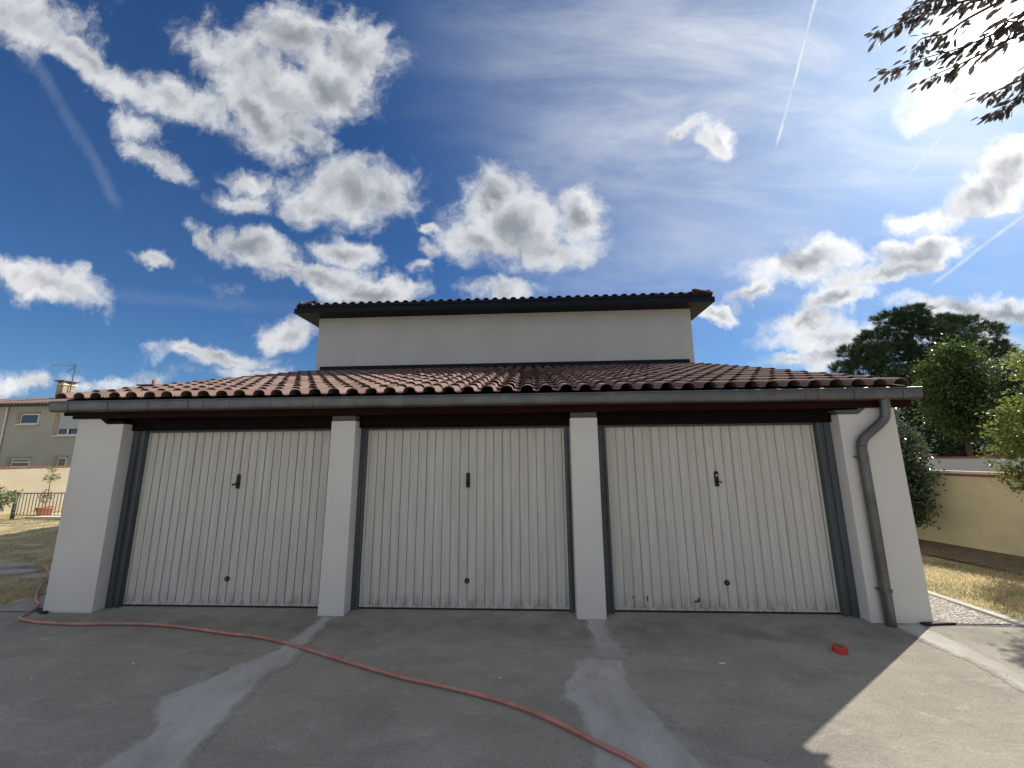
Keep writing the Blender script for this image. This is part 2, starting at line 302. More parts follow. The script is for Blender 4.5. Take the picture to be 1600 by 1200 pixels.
# ------------------------------------------------------------------ mesh helpers
class MB:
    def __init__(s): s.v = []; s.f = []; s.sm = []
    def add(s, vs, fs, smooth=False):
        o = len(s.v); s.v += [tuple(x) for x in vs]; s.f += [tuple(i + o for i in f) for f in fs]; s.sm += [smooth] * len(fs); return s
    def box(s, x0, x1, y0, y1, z0, z1):
        v = [(x, y, z) for z in (z0, z1) for x, y in ((x0, y0), (x1, y0), (x1, y1), (x0, y1))]
        return s.add(v, [(3, 2, 1, 0), (4, 5, 6, 7), (0, 1, 5, 4), (1, 2, 6, 5), (2, 3, 7, 6), (3, 0, 4, 7)])
    def prism(s, poly, axis, a, b):
        """extrude a 2-D outline along an axis"""
        def P(p, t): return {0: (t, p[0], p[1]), 1: (p[0], t, p[1]), 2: (p[0], p[1], t)}[axis]
        n = len(poly); v = [P(p, a) for p in poly] + [P(p, b) for p in poly]
        return s.add(v, [tuple(range(n)), tuple(range(2 * n - 1, n - 1, -1))] + [(i, n + i, n + (i + 1) % n, (i + 1) % n) for i in range(n)])
    def tube(s, pts, r, n=10, caps=True):
        pts = [Vector(p) for p in pts]; rs = r if isinstance(r, (list, tuple)) else [r] * len(pts)
        rings = []; u = None
        for i, p in enumerate(pts):
            t = (pts[min(i + 1, len(pts) - 1)] - pts[max(i - 1, 0)]).normalized()
            if u is None: u = t.orthogonal().normalized()
            u = (u - t * u.dot(t)).normalized(); b = t.cross(u)
            rings.append([p + (u * math.cos(2 * math.pi * k / n) + b * math.sin(2 * math.pi * k / n)) * rs[i] for k in range(n)])
        v = [q for ring in rings for q in ring]; f = []
        for i in range(len(pts) - 1):
            for k in range(n): a = i * n + k; c = i * n + (k + 1) % n; f.append((a, c, c + n, a + n))
        s.add(v, f, True)
        if caps: s.add(rings[0], [tuple(range(n - 1, -1, -1))]); s.add(rings[-1], [tuple(range(n))])
        return s
    def bm(s):
        return s
    def build(s, name, material, parent=None, bevel=0, fixn=True):
        me = bpy.data.meshes.new(name); me.from_pydata(s.v, [], s.f)
        me.polygons.foreach_set('use_smooth', s.sm)
        if fixn or bevel:
            b = bmesh.new(); b.from_mesh(me)
            if fixn: bmesh.ops.recalc_face_normals(b, faces=b.faces)
            if bevel:
                es = [e for e in b.edges if len(e.link_faces) == 2 and e.calc_face_angle(0) > .6]
                bmesh.ops.bevel(b, geom=es, offset=bevel, segments=2, profile=.5, affect='EDGES', clamp_overlap=True)
            b.to_mesh(me); b.free()
        me.materials.append(material); o = bpy.data.objects.new(name, me); COL.objects.link(o)
        if parent: o.parent = parent
        return o
def obj_from_mesh(name, me, parent=None, loc=(0, 0, 0), rot=(0, 0, 0)):
    o = bpy.data.objects.new(name, me); COL.objects.link(o); o.location = loc; o.rotation_euler = rot
    if parent: o.parent = parent
    return o
def place(o, base):
    """move the origin of a mesh object to base without moving its shape"""
    o.data.transform(Matrix.Translation(-Vector(base))); o.location = base; return o
def empty(name, label, cat, loc=(0, 0, 0), group=None):
    o = bpy.data.objects.new(name, None); COL.objects.link(o); o.location = loc; o.empty_display_size = .2
    tag(o, label, cat, group); return o
def tag(o, label=None, cat=None, group=None, kind=None):
    if label: o['label'] = label
    if cat: o['category'] = cat
    if group: o['group'] = group
    if kind: o['kind'] = kind
    return o
def rel(mb, root):
    """shape given in world coordinates, child of a root that stands elsewhere"""
    l = root.location; mb.v = [(a - l.x, b - l.y, c - l.z) for a, b, c in mb.v]; return mb
def part(mb, name, material, root, bevel=0): return rel(mb, root).build(name, material, root, bevel)

def leaves(name, lobes, count, size, material, parent, aspect=.5, shell=.55, droop=0., seed=1, clump=0, csz=.3, fold=True):
    """many small leaves spread through ellipsoids (x, y, z, rx, ry, rz); optional clumps leave gaps"""
    g = np.random.default_rng(seed); L = np.array(lobes, float)
    vol = (L[:, 3] * L[:, 4] * L[:, 5]) ** (2 / 3); pick = g.choice(len(L), clump if clump else count, p=vol / vol.sum())
    dirs = g.normal(size=(len(pick), 3)); dirs /= np.linalg.norm(dirs, axis=1)[:, None]
    rad = shell + (1 - shell) * g.random(len(pick)) ** .6; rad = np.where(g.random(len(pick)) < .18, g.random(len(pick)), rad)
    P = L[pick, :3] + dirs * rad[:, None] * L[pick, 3:6]
    if clump:
        idx = g.integers(0, clump, count); P = P[idx] + g.normal(size=(count, 3)) * csz * (.6 + .8 * g.random((clump, 1)))[idx] * .5; dirs = dirs[idx]
    n = count; D = dirs * .5 + g.normal(size=(n, 3)); D[:, 2] -= droop; D /= np.linalg.norm(D, axis=1)[:, None]
    N = g.normal(size=(n, 3)); N[:, 2] += .8; T = np.cross(D, N); T /= np.linalg.norm(T, axis=1)[:, None]; U = np.cross(T, D)
    sz = size * (.6 + .8 * g.random(n))[:, None]
    a = P; bL = P + D * sz * .5 + T * sz * aspect * .5 + U * sz * .08; bR = P + D * sz * .5 - T * sz * aspect * .5 + U * sz * .08; c = P + D * sz
    V = np.stack([a, bL, c, bR], 1).reshape(-1, 3)
    if parent: V -= np.array(parent.location)
    F = np.arange(n * 4).reshape(-1, 4)
    if fold: F = np.concatenate([F[:, [0, 1, 2]], F[:, [0, 2, 3]]])
    return npmesh(name, V, F, material, parent)
def npmesh(name, V, F, material, parent=None):
    me = bpy.data.meshes.new(name); k = F.shape[1]
    me.vertices.add(len(V)); me.vertices.foreach_set('co', V.astype(np.float32).ravel())
    me.loops.add(F.size); me.loops.foreach_set('vertex_index', F.astype(np.int32).ravel())
    me.polygons.add(len(F)); me.polygons.foreach_set('loop_start', np.arange(0, F.size, k, dtype=np.int32))
    me.update(calc_edges=True); me.materials.append(material)
    o = bpy.data.objects.new(name, me); COL.objects.link(o)
    if parent: o.parent = parent
    return o

# ------------------------------------------------------------------ ground
def sheet(name, poly, z, material, kind='structure'):
    o = MB().add([(x, y, z) for x, y in poly], [tuple(range(len(poly)))]).build(name, material, fixn=False); o['kind'] = kind; return o
sheet('ground', [(-600, -600), (600, -600), (600, 900), (-600, 900)], -.03, M_lawn)
drive = [(-14, -14), (14, -14), (14, -.75), (9, -.6), (6.5, -.34), (5.69, -.2), (5.64, .2), (5.60, .63), (5.60, 5), (-5.30, 5), (-5.36, 2), (-5.42, .8), (-5.47, .35), (-5.50, .12), (-5.60, .02), (-6.0, -.08), (-7.2, -.22), (-10, -.4), (-14, -.5)]
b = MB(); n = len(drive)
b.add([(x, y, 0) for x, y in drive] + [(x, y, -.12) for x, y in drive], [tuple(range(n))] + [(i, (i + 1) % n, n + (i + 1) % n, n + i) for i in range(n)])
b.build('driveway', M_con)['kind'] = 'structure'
# lawns: gently uneven sheets either side of the building
def lawn(name, x0, x1, y0, y1, nx, ny, zf):
    xs = np.linspace(x0, x1, nx); ys = np.linspace(y0, y1, ny); v = [(x, y, zf(x, y)) for y in ys for x in xs]
    f = [(j * nx + i, j * nx + i + 1, (j + 1) * nx + i + 1, (j + 1) * nx + i) for j in range(ny - 1) for i in range(nx - 1)]
    o = MB().add(v, f, True).build(name, M_lawn, fixn=False); o['kind'] = 'structure'; return o
def edge_left(y): return -5.3 - .1 * min(1, max(0, (3 - y) / 3)) if y > .35 else -5.5
def zl(x, y): return -.022 + .012 * math.sin(x * 2.1 + y) + .010 * math.sin(y * 3.3 - x)
def zr(x, y): return -.006 + .010 * math.sin(x * 2.4 + y * 1.3) + .008 * math.sin(y * 3.1)
lawn('left_lawn', -30, -5.2, -3, 16, 70, 60, lambda x, y: zl(x, y) - .004)
lawn('right_lawn', 5.2, 12, -3, 14, 40, 60, lambda x, y: zr(x, y) - .012)

def grass(name, n, region, zf, seed, h=.045):
    g = np.random.default_rng(seed); P = []
    while len(P) < n:
        x, y = region(g)
        if x is not None: P.append((x, y, zf(x, y)))
    P = np.array(P); a = g.random(n) * 6.283; hh = h * (.35 + g.random(n)); wd = .0035 + .003 * g.random(n); le = (g.random(n) * 1.1)[:, None]
    # patchy: taller in clumps
    pt = .5 + .5 * np.sin(P[:, 0] * 1.9 + 2 * np.sin(P[:, 1] * 1.3)) * np.sin(P[:, 1] * 2.3 + P[:, 0]); hh *= .5 + .9 * pt
    T = np.stack([np.cos(a), np.sin(a), 0 * a], 1); Dn = np.stack([-np.sin(a), np.cos(a), 0 * a], 1)
    tip = P + Dn * hh[:, None] * le + np.array([0, 0, 1]) * hh[:, None]
    V = np.stack([P - T * wd[:, None], P + T * wd[:, None], tip], 1).reshape(-1, 3)
    o = npmesh(name, V, np.arange(n * 3).reshape(-1, 3), L_blade); tag(o, None, None, None, 'stuff'); return o
def reg_l(g):
    x = -5.55 - 12 * g.random() ** 1.5; y = .1 + 7 * g.random() ** 1.3
    if y < .3 and x > -5.7: return None, None
    return x, y
def reg_r(g):
    x = 5.72 + 3.1 * g.random(); y = -.7 + 5.5 * g.random() ** 1.4
    if y < -.2 - .17 * (x - 5.7) or (x > 8.05 - .32 * y + .18 * math.sin(y * 5) + .1 * math.sin(y * 13 + x * 9) and g.random() < .88): return None, None
    return x, y
o = grass('lawn_grass', 60000, reg_l, zl, 3); tag(o, 'short patchy grass of the left lawn, half in the building shadow', 'grass')
o = grass('lawn_grass', 42000, reg_r, zr, 4, .035); tag(o, 'dry yellowed grass of the right lawn in front of the cream wall', 'grass')

# side slab of washed gravel concrete, kerb of the lawn, expansion joints
b = MB().box(4.86, 5.585, -.19, 4.9, -.05, .012); b.build('side_slab', M_agg, bevel=.004)['kind'] = 'structure'
b = MB(); b.prism([(5.592, 4.9), (5.66, 4.9), (5.70, .63), (5.78, -.2), (5.9, -.34), (5.70, -.30), (5.66, -.18), (5.60, .63)], 2, -.06, .02); b.build('lawn_kerb', M_patch, bevel=.004)['kind'] = 'structure'
sheet('soil_and_shade_strip', [(6.6, 7), (7.0, 3.6), (7.35, 2.3), (7.6, 1.2), (8.3, -1), (9.7, -1), (9.2, 1.2), (8.4, 3.6), (7.9, 7)], .030, M_soil)  # bare soil by the wall, widened to darken the whole strip the wall shades
def wob(pts, z=.004, wd=.5):
    return [(x, y) for x, y in pts]
def patch(name, pts, seed, z=.004):
    """cement repair strip: a ragged outline with a thin real edge"""
    g = random.Random(seed); P = []
    for i, (x, y) in enumerate(pts):
        nx_, ny_ = pts[(i + 1) % len(pts)]; k = max(2, int(math.hypot(nx_ - x, ny_ - y) / .05))
        for j in range(k):
            t = j / k; w_ = .016 * math.sin(t * math.pi) ** .5 if j else 0
            P.append((x + (nx_ - x) * t + g.uniform(-1, 1) * w_, y + (ny_ - y) * t + g.uniform(-1, 1) * w_))
    n = len(P); ar = sum(P[i][0] * P[(i + 1) % n][1] - P[(i + 1) % n][0] * P[i][1] for i in range(n)); sg = 1 if ar > 0 else -1
    def off(dist):
        o_ = []
        for i in range(n):
            tx, ty = P[(i + 2) % n][0] - P[i - 2][0], P[(i + 2) % n][1] - P[i - 2][1]; l_ = math.hypot(tx, ty) or 1
            o_.append((P[i][0] + sg * ty / l_ * dist, P[i][1] - sg * tx / l_ * dist))
        return o_
    A, B_ = off(.06), off(-.045)
    v = [(x, y, -.01) for x, y in A] + [(x, y, z - .0015) for x, y in A] + [(x, y, z - .0006) for x, y in P] + [(x, y, z) for x, y in B_]
    f = [(k * n + i, k * n + (i + 1) % n, (k + 1) * n + (i + 1) % n, (k + 1) * n + i) for k in range(3) for i in range(n)] + [tuple(3 * n + i for i in range(n))]
    o = MB().add(v, f).build(name, M_cem, fixn=False)
    at = o.data.attributes.new('edge', 'FLOAT', 'POINT'); at.data.foreach_set('value', [0.] * (2 * n) + [.5] * n + [1.15] * n)
    o['kind'] = 'structure'; return o
patch('cement_patch', [(-1.50, -.20), (-1.42, -.21), (-1.36, -.40), (-1.38, -.59), (-1.33, -.9), (-1.29, -1.11), (-1.36, -1.24), (-1.39, -1.35), (-1.34, -1.55), (-1.31, -1.79), (-1.28, -2.02), (-1.22, -2.21), (-1.2, -3.2), (-1.8, -3.2), (-1.69, -2.23), (-1.64, -1.98), (-1.68, -1.89), (-1.95, -1.61), (-1.82, -1.43), (-1.68, -1.17), (-1.52, -.9), (-1.50, -.59)], 1)
patch('cement_patch', [(1.36, -.20), (1.54, -.20), (1.53, -.62), (1.61, -.83), (1.57, -.92), (1.38, -.93), (1.33, -.87), (1.38, -.63), (1.34, -.36)], 2, .006)
patch('cement_patch', [(1.33, -.94), (1.54, -.98), (1.5, -1.24), (1.52, -1.48), (1.6, -1.65), (1.68, -1.9), (1.75, -2.09), (1.9, -3.2), (1.1, -3.2), (1.14, -2.12), (1.16, -1.97), (1.11, -1.63), (1.02, -1.5), (1.05, -1.3), (1.13, -1.17), (1.14, -1.02)], 3)
patch('cement_patch', [(4.46, -.20), (4.68, -.21), (4.65, -.33), (4.68, -.58), (4.65, -.83), (4.60, -1.12), (4.62, -1.6), (4.6, -3), (4.35, -3), (4.38, -1.7), (4.41, -1.27), (4.47, -1.05), (4.48, -.9), (4.43, -.67), (4.42, -.4)], 4)
g = random.Random(5)
for (x0, y0, x1, y1) in ((-9.5, -.42, -4.82, -.165), (4.9, -.205, 5.7, -.23)):
    k = 24; P = [(x0 + (x1 - x0) * i / k, y0 + (y1 - y0) * i / k + g.uniform(-.006, .006)) for i in range(k + 1)]
    v = [(x, y, .0045) for x, y in P] + [(x, y + .012 + g.uniform(0, .008), .0045) for x, y in P]
    MB().add(v, [(i, i + 1, k + 2 + i, k + 1 + i) for i in range(k)]).build('expansion_joint', M_rub, fixn=False)['kind'] = 'structure'

# ------------------------------------------------------------------ garage
G = empty('garage', 'low white garage block with three ribbed doors under a clay tiled lean-to roof', 'garage', (0, 0, 0))
PY = -.187
def rz(y): return 2.43 + .275 * (y + .285)          # roof plane under the tiles
# end walls with the stepped top at the front; they run back to the house
pl = [(-4.80, 0), (-4.205, 0), (-4.205, 2.14), (-4.42, 2.14), (-4.54, 2.225), (-4.80, 2.225)]
pr = [(4.245, 0), (4.85, 0), (4.85, 2.225), (4.575, 2.225), (4.455, 2.14), (4.245, 2.14)]
part(MB().prism(pl, 1, PY, .012), 'pillar', M_white, G, .006)
part(MB().prism(pr, 1, PY, .012), 'pillar', M_white, G, .006)
part(MB().box(-1.575, -1.28, PY, .10, 0, 2.14), 'pillar', M_white, G, .006)
part(MB().box(1.262, 1.571, PY, .10, 0, 2.14), 'pillar', M_white, G, .006)
for a, c in ((-4.80, -4.56), (4.61, 4.85)):
    part(MB().prism([(.0125, 0), (4.74, 0), (4.74, rz(4.74) - .06), (.0125, rz(.0125) - .06)], 0, a, c), 'side_wall', M_white, G)
part(MB().box(-4.55, 4.60, .30, .34, 0, 2.5), 'inner_wall', M_wood, G)
# corbels between pillar and soffit
part(MB().prism([(-4.80, 2.228), (-4.54, 2.228), (-4.42, 2.143), (-4.205, 2.143), (-4.205, 2.18), (-4.40, 2.18), (-4.50, 2.262), (-4.80, 2.262)], 1, PY - .012, .1), 'corbel', M_wood, G)
part(MB().prism([(4.85, 2.228), (4.575, 2.228), (4.455, 2.143), (4.245, 2.143), (4.20, 2.185), (4.44, 2.185), (4.53, 2.262), (4.85, 2.262)], 1, PY - .012, .1), 'corbel', M_jamb, G)
for a, c in ((-1.565, -1.28), (1.268, 1.565)):
    part(MB().box(a, c, PY - .004, .1, 2.143, 2.20), 'corbel', M_slate, G)
# lintel beam, fascia, soffit
part(MB().box(-4.20, 4.24, -.085, .05, 2.062, 2.45), 'lintel', M_wood, G, .003)
part(MB().box(-4.86, 5.02, -.215, -.19, 2.205, 2.40), 'fascia_board', M_fascia, G, .003)
part(MB().box(-4.98, -4.862, -.215, -.19, 2.245, 2.40), 'fascia_board', M_wood, G, .003)
part(MB().prism([(-.19, 2.29), (4.70, rz(4.70) - .075), (4.70, rz(4.70) - .03), (-.19, 2.335)], 0, -4.99, 5.02), 'roof_deck', M_wood, G)
for a in (-4.99, 5.021):
    part(MB().prism([(-.188, 2.27), (4.72, rz(4.72) - .14), (4.72, rz(4.72) - .005), (-.188, rz(-.188) - .005)], 0, a - .025, a), 'verge_board', M_fascia, G)
for i in range(21):
    x = -4.70 + i * .475
    if any(abs(x - p) < .12 for p in (-4.5, 4.55)): continue
    part(MB().prism([(-.188, 2.215), (.0, 2.245), (.0, 2.29), (-.188, 2.275)], 0, x - .035, x + .035), 'rafter', M_wood, G)
# concrete sill under the doors
part(MB().box(-4.2, 4.24, -.03, .28, -.02, .006), 'threshold', M_con, G)

# gutter: open half-round with a rolled bead, hooks, end caps
prof = [(-.19, 2.395)]
for k in range(13):
    a = math.pi * k / 12; prof.append((-.262 + math.copysign(.073 * abs(math.cos(a)) ** .6, math.cos(a)), 2.340 - .058 * math.sin(a) ** .62))
prof.append((-.338, 2.400))
inner = [(y + (.004 if i > 7 else -.004 if i < 6 else 0), z + .005) for i, (y, z) in enumerate(prof)]
gut = MB(); xs = [-5.035 + i * (10.08 / 40) for i in range(41)]
def ring(x): return [(x, y, z) for y, z in prof] + [(x, y, z) for y, z in reversed(inner)]
n = len(prof) * 2; v = []; f = []
for i, x in enumerate(xs):
    sag = .0015 * math.sin(i * 1.3)
    v += [(a, b_, c + sag) for a, b_, c in ring(x)]
for i in range(len(xs) - 1):
    for k in range(n): f.append((i * n + k, i * n + (k + 1) % n, (i + 1) * n + (k + 1) % n, (i + 1) * n + k))
gut.add(v, f, True)
gt = part(gut, 'gutter', M_zinc, G)
b = MB().tube([(-5.035, -.338, 2.406), (0, -.338, 2.406), (5.045, -.338, 2.406)], .008, 8); part(b, 'bead', M_zinc, gt)
for x in (-5.037, 5.045):
    b = MB(); pts = [(x, y, z) for y, z in prof]; b.add(pts, [tuple(range(len(pts)))]); b.add([(x + .006, y, z) for _, y, z in pts], [tuple(range(len(pts)))]); b.build('end_cap', M_zinc, gt)
hk = None
for i in range(20):
    x = -4.80 + i * .508
    if hk is None:
        m_ = MB(); pr_ = [(y, z - .004) for y, z in prof]; pr_ = [(y - (.004 if y < -.26 else -.004 if y > -.2 else 0), z) for y, z in pr_]
        v = [(dx, y, z) for dx in (-.008, .008) for y, z in pr_]; k = len(pr_); m_.add(v, [(j, j + 1, k + j + 1, k + j) for j in range(k - 1)], True)
        hk = m_.build('gutter_hook', M_zinc, gt, fixn=False); hk.location.x = x
    else: obj_from_mesh('gutter_hook', hk.data, gt, (x, 0, 0))
for x in (-3.1, -.7, 1.72, 3.98):
    m_ = MB(); v = [(x + dx, y - (.003 if y < -.26 else 0), z - .003) for dx in (-.022, .022) for y, z in prof]; k = len(prof); m_.add(v, [(j, j + 1, k + j + 1, k + j) for j in range(k - 1)], True)
    m_.build('gutter_joint', M_zinc, gt, fixn=False)

# downpipe with its swan neck
def smooth_path(P, k=8):
    P = [Vector(p) for p in P]; out = []
    for i in range(len(P) - 1):
        a, b_, c, e = P[max(i - 1, 0)], P[i], P[i + 1], P[min(i + 2, len(P) - 1)]
        for j in range(k):
            t = j / k; out.append(.5 * ((2 * b_) + (c - a) * t + (2 * a - 5 * b_ + 4 * c - e) * t * t + (3 * b_ - a - 3 * c + e) * t ** 3))
    return out + [P[-1]]
dp = smooth_path([(4.685, -.265, 2.33), (4.685, -.265, 2.20), (4.680, -.262, 2.13), (4.655, -.258, 2.07), (4.59, -.252, 2.005), (4.48, -.245, 1.915), (4.415, -.243, 1.85), (4.395, -.243, 1.78), (4.39, -.243, 1.70), (4.39, -.243, 1.0), (4.385, -.243, .34)], 6)
pipe = part(MB().tube(dp, .046, 16), 'downpipe', M_zinc, G)
part(MB().tube([(4.385, -.243, .34), (4.385, -.243, .31), (4.385, -.243, -.005)], [.052, .047, .045], 16), 'pipe_foot', M_zinc, pipe)
for z, r_ in ((1.672, .053), (.335, .055)):
    part(MB().tube([(4.388, -.243, z - .012), (4.388, -.243, z + .012)], r_, 16), 'collar', M_zinc, pipe)
    part(MB().box(4.33, 4.446, -.235, -.187, z - .008, z + .008), 'pipe_clamp', M_zinc, pipe)
part(MB().tube([(4.69, -.265, 2.30), (4.69, -.265, 2.19)], .049, 16), 'collar', M_zinc, pipe)

# roof tiles: one S-shaped clay tile, laid row by row
PITCH = .2285; GAUGE = .36; SL = math.atan(.275)
def tile_mesh(name, pitch=PITCH, length=.44, capw=.15, caph=.062, th=.010):
    n = 9; prof = [(-(pitch - capw) - .004, .006), (-(pitch - capw) * .5, -.006)]
    for k in range(n): a = math.pi * (1 - k / (n - 1)); prof.append((capw / 2 + math.cos(a) * capw / 2, caph * math.sin(a) ** .8))
    prof.append((capw + .006, -.004))
    v = []; k = len(prof)
    for yy, dz in ((0, 0), (length, 0)):
        tap = 1 if yy == 0 else .93
        for x, z in prof: v.append((x * tap + (1 - tap) * .05, yy, z + dz))
        for x, z in prof: v.append((x * tap + (1 - tap) * .05, yy, z + dz - th))
    f = []
    for j in range(k - 1):
        f.append((j, j + 1, 2 * k + j + 1, 2 * k + j)); f.append((k + j + 1, k + j, 3 * k + j, 3 * k + j + 1)); f.append((j + 1, j, k + j, k + j + 1))
    f.append((0, 2 * k, 3 * k, k)); f.append((k - 1, 2 * k - 1, 4 * k - 1, 3 * k - 1))
    return v, f
tv, tf = tile_mesh('roof_tile')
me = bpy.data.meshes.new('roof_tile'); me.from_pydata(tv, [], tf); me.polygons.foreach_set('use_smooth', [True] * len(tf)); me.materials.append(M_tile)
bb = bmesh.new(); bb.from_mesh(me); bmesh.ops.recalc_face_normals(bb, faces=bb.faces)
for e in bb.edges:
    if len(e.link_faces) == 2 and e.calc_face_angle(0) > .9: e.smooth = False
bb.to_mesh(me); bb.free(); TILE = me
TILT = SL - .072
def tile_pose(c, r, g_):
    x = -4.948 - .075 + c * PITCH + g_.uniform(-.006, .006); y = -.300 + r * GAUGE + g_.uniform(-.007, .007)
    z = rz(y) + .033 + g_.uniform(-.003, .003); return (x, y, z), (TILT + g_.uniform(-.008, .008), g_.uniform(-.012, .012), g_.uniform(-.014, .014))
g = random.Random(21); rest = MB(); NC = 44; NR = 14; cnt = 0
for r_ in range(NR):
    for c in range(NC):
        loc, rot = tile_pose(c, r_, g)
        if r_ < 6 or (r_ == 6 and 4 <= c < 40): obj_from_mesh('roof_tile', TILE, G, loc, rot); cnt += 1
        else:
            Mx = Matrix.Translation(loc) @ (Matrix.Rotation(rot[2], 4, 'Z') @ Matrix.Rotation(rot[1], 4, 'Y') @ Matrix.Rotation(rot[0], 4, 'X'))
            rest.add([tuple(Mx @ Vector(p)) for p in tv], tf, True)
ro = rest.build('upper_roof_tiles', M_tile, G); ro['kind'] = 'stuff'
bb = bmesh.new(); bb.from_mesh(ro.data)
for e in bb.edges:
    if len(e.link_faces) == 2 and e.calc_face_angle(0) > .9: e.smooth = False
bb.to_mesh(ro.data); bb.free()

# garage doors
def slat_mesh():
    p = .102; h = .0155   # one rib: flat face, sloped flanks, narrow recessed groove
    prof = [(0, .0035), (.0105, .0035), (.0125, 0), (p - .0095, 0), (p - .0085, h), (p - .0012, h), (p, .0035)]
    v = [(x, y, z) for z in (0, 1) for x, y in prof]; k = len(prof); return v, [(j, j + 1, k + j + 1, k + j) for j in range(k - 1)]
sv, sf = slat_mesh(); SLAT = {}
def make_door(x0, handle_flip, key_item, seed):
    g = random.Random(seed); z0, z1 = .052, 2.035; W_ = 2.4; y = .012
    root = MB().box(x0, x0 + W_, y + .017, y + .049, .03, 2.045).build('garage_door', M_door, G)
    if not SLAT:
        m_ = MB().add([(a, b_, c * (z1 - z0)) for a, b_, c in sv], sf); o = m_.build('rib_panel', M_door, root, fixn=False); SLAT['m'] = o.data; o.location = (x0 + .027, y, z0); first = 1
    else: first = 0
    for i in range(first, 23): obj_from_mesh('rib_panel', SLAT['m'], root, (x0 + .027 + i * .102, y + g.uniform(-.0012, .0012), z0), (0, g.uniform(-.0008, .0008), 0))
    part_ = lambda mb, n_, m2: mb.build(n_, m2, root, .0)
    part_(MB().box(x0, x0 + .026, y - .004, y + .0165, .052, 2.035), 'edge_strip', M_door)
    part_(MB().box(x0 + W_ - .0265, x0 + W_, y - .004, y + .0165, .052, 2.035), 'edge_strip', M_door)
    part_(MB().box(x0, x0 + W_, y - .008, y + .0165, .028, .0515), 'bottom_rail', M_pvc if False else M_door)
    part_(MB().box(x0 + .01, x0 + W_ - .01, y, y + .03, .004, .0275), 'rubber_seal', M_rub)
    xc = x0 + 1.245; zc = 1.44
    esc = MB(); out = [(xc - .023, zc - .095), (xc + .023, zc - .095)] + [(xc + .023 * math.cos(a), zc + .055 + .023 * math.sin(a)) for a in [math.pi * k / 10 for k in range(11)]]
    esc.prism(out, 1, y - .012, y + .002); hd = esc.build('handle', M_black, root, .002)
    s = handle_flip
    if s: MB().tube([(xc, y - .01, zc - .035), (xc, y - .045, zc - .038), (xc + s * .028, y - .052, zc - .045), (xc + s * .034, y - .052, zc - .052)], .0105, 8).build('grip', M_black, hd)
    else: MB().tube([(xc, y - .01, zc - .02), (xc, y - .05, zc - .02), (xc, y - .055, zc - .075)], .011, 8).build('grip', M_black, hd)
    MB().tube([(xc, y - .018, zc + .03), (xc, y - .01, zc + .03)], .009, 10).build('lock_cylinder', M_chrome if s > 0 else M_black, hd)
    if key_item == 'bar': MB().tube([(xc + .004, y - .058, zc - .046), (xc + .042, y - .058, zc - .047)], .0035, 6).build('key', M_chrome, hd)
    if key_item == 'wire': MB().tube([(xc - .014, y - .016, zc - .07), (xc - .024, y - .02, zc - .045), (xc - .033, y - .02, zc - .03)], .002, 5).build('key', M_rail, hd)
    MB().tube([(x0 + 1.245, y + .001, .315), (x0 + 1.245, y - .012, .315)], .028, 16).build('lock_knob', M_black, root)
    MB().tube([(x0 + 1.245, y - .012, .315), (x0 + 1.245, y - .016, .315)], .014, 12).build('knob_cap', M_rail, root)
    return root
make_door(-4.05, -1, None, 1); make_door(-1.2, 0, 'wire', 2); d3 = make_door(1.69, 1, 'bar', 3)
for (x, z, a, b_) in ((1.905, .155, .006, .014), (2.06, .145, .007, .03), (2.59, .12, .022, .011), (2.615, .138, .009, .02)):
    MB().box(x - a, x + a, .0075, .0105, z - b_, z + b_).build('paint_chip', M_rail, d3)
def jamb(x0, x1, flip):
    """folded steel door post: two stepped channels"""
    m_ = MB(); wd = x1 - x0
    if wd > .1:
        a = [(x0, -.055), (x0 + wd * .45, -.055), (x0 + wd * .5, -.03), (x0 + wd * .72, -.03), (x0 + wd * .76, -.048), (x1, -.048), (x1, .09), (x0, .09)]
        if flip: a = [(x0 + x1 - x, y) for x, y in a]
    else: a = [(x0, -.03), (x0 + wd * .5, -.03), (x0 + wd * .55, -.012), (x1, -.012), (x1, .09), (x0, .09)]
    m_.prism(a, 2, 0.008, 2.061); return part(m_, 'door_post', M_jamb, G, .002)
jamb(-4.203, -4.053, 0); jamb(-1.64, -1.577, 0); jamb(-1.278, -1.203, 0); jamb(1.203, 1.26, 1); jamb(1.573, 1.687, 0); jamb(4.093, 4.243, 1)
for a, c in ((-4.053, -1.65), (-1.203, 1.203), (1.687, 4.093)):
    part(MB().box(a, c, -.012, .09, 2.038, 2.0605), 'head_rail', M_jamb, G)
# black bitumen flaps at the outer wall feet
for name, pts in (('flap', [(-4.97, -.11), (-4.81, -.10), (-4.71, -.205), (-4.70, -.235), (-4.80, -.215)]), ('flap', [(4.70, -.20), (4.74, -.235), (4.88, -.215), (5.05, -.20), (4.90, -.15)])):
    part(MB().prism(pts, 2, .004, .022), 'bitumen_flap', M_rub, G, .003)
part(MB().box(-4.64, 4.73, 4.70, 4.745, 3.80, 3.975), 'wall_flashing', M_anth, G)

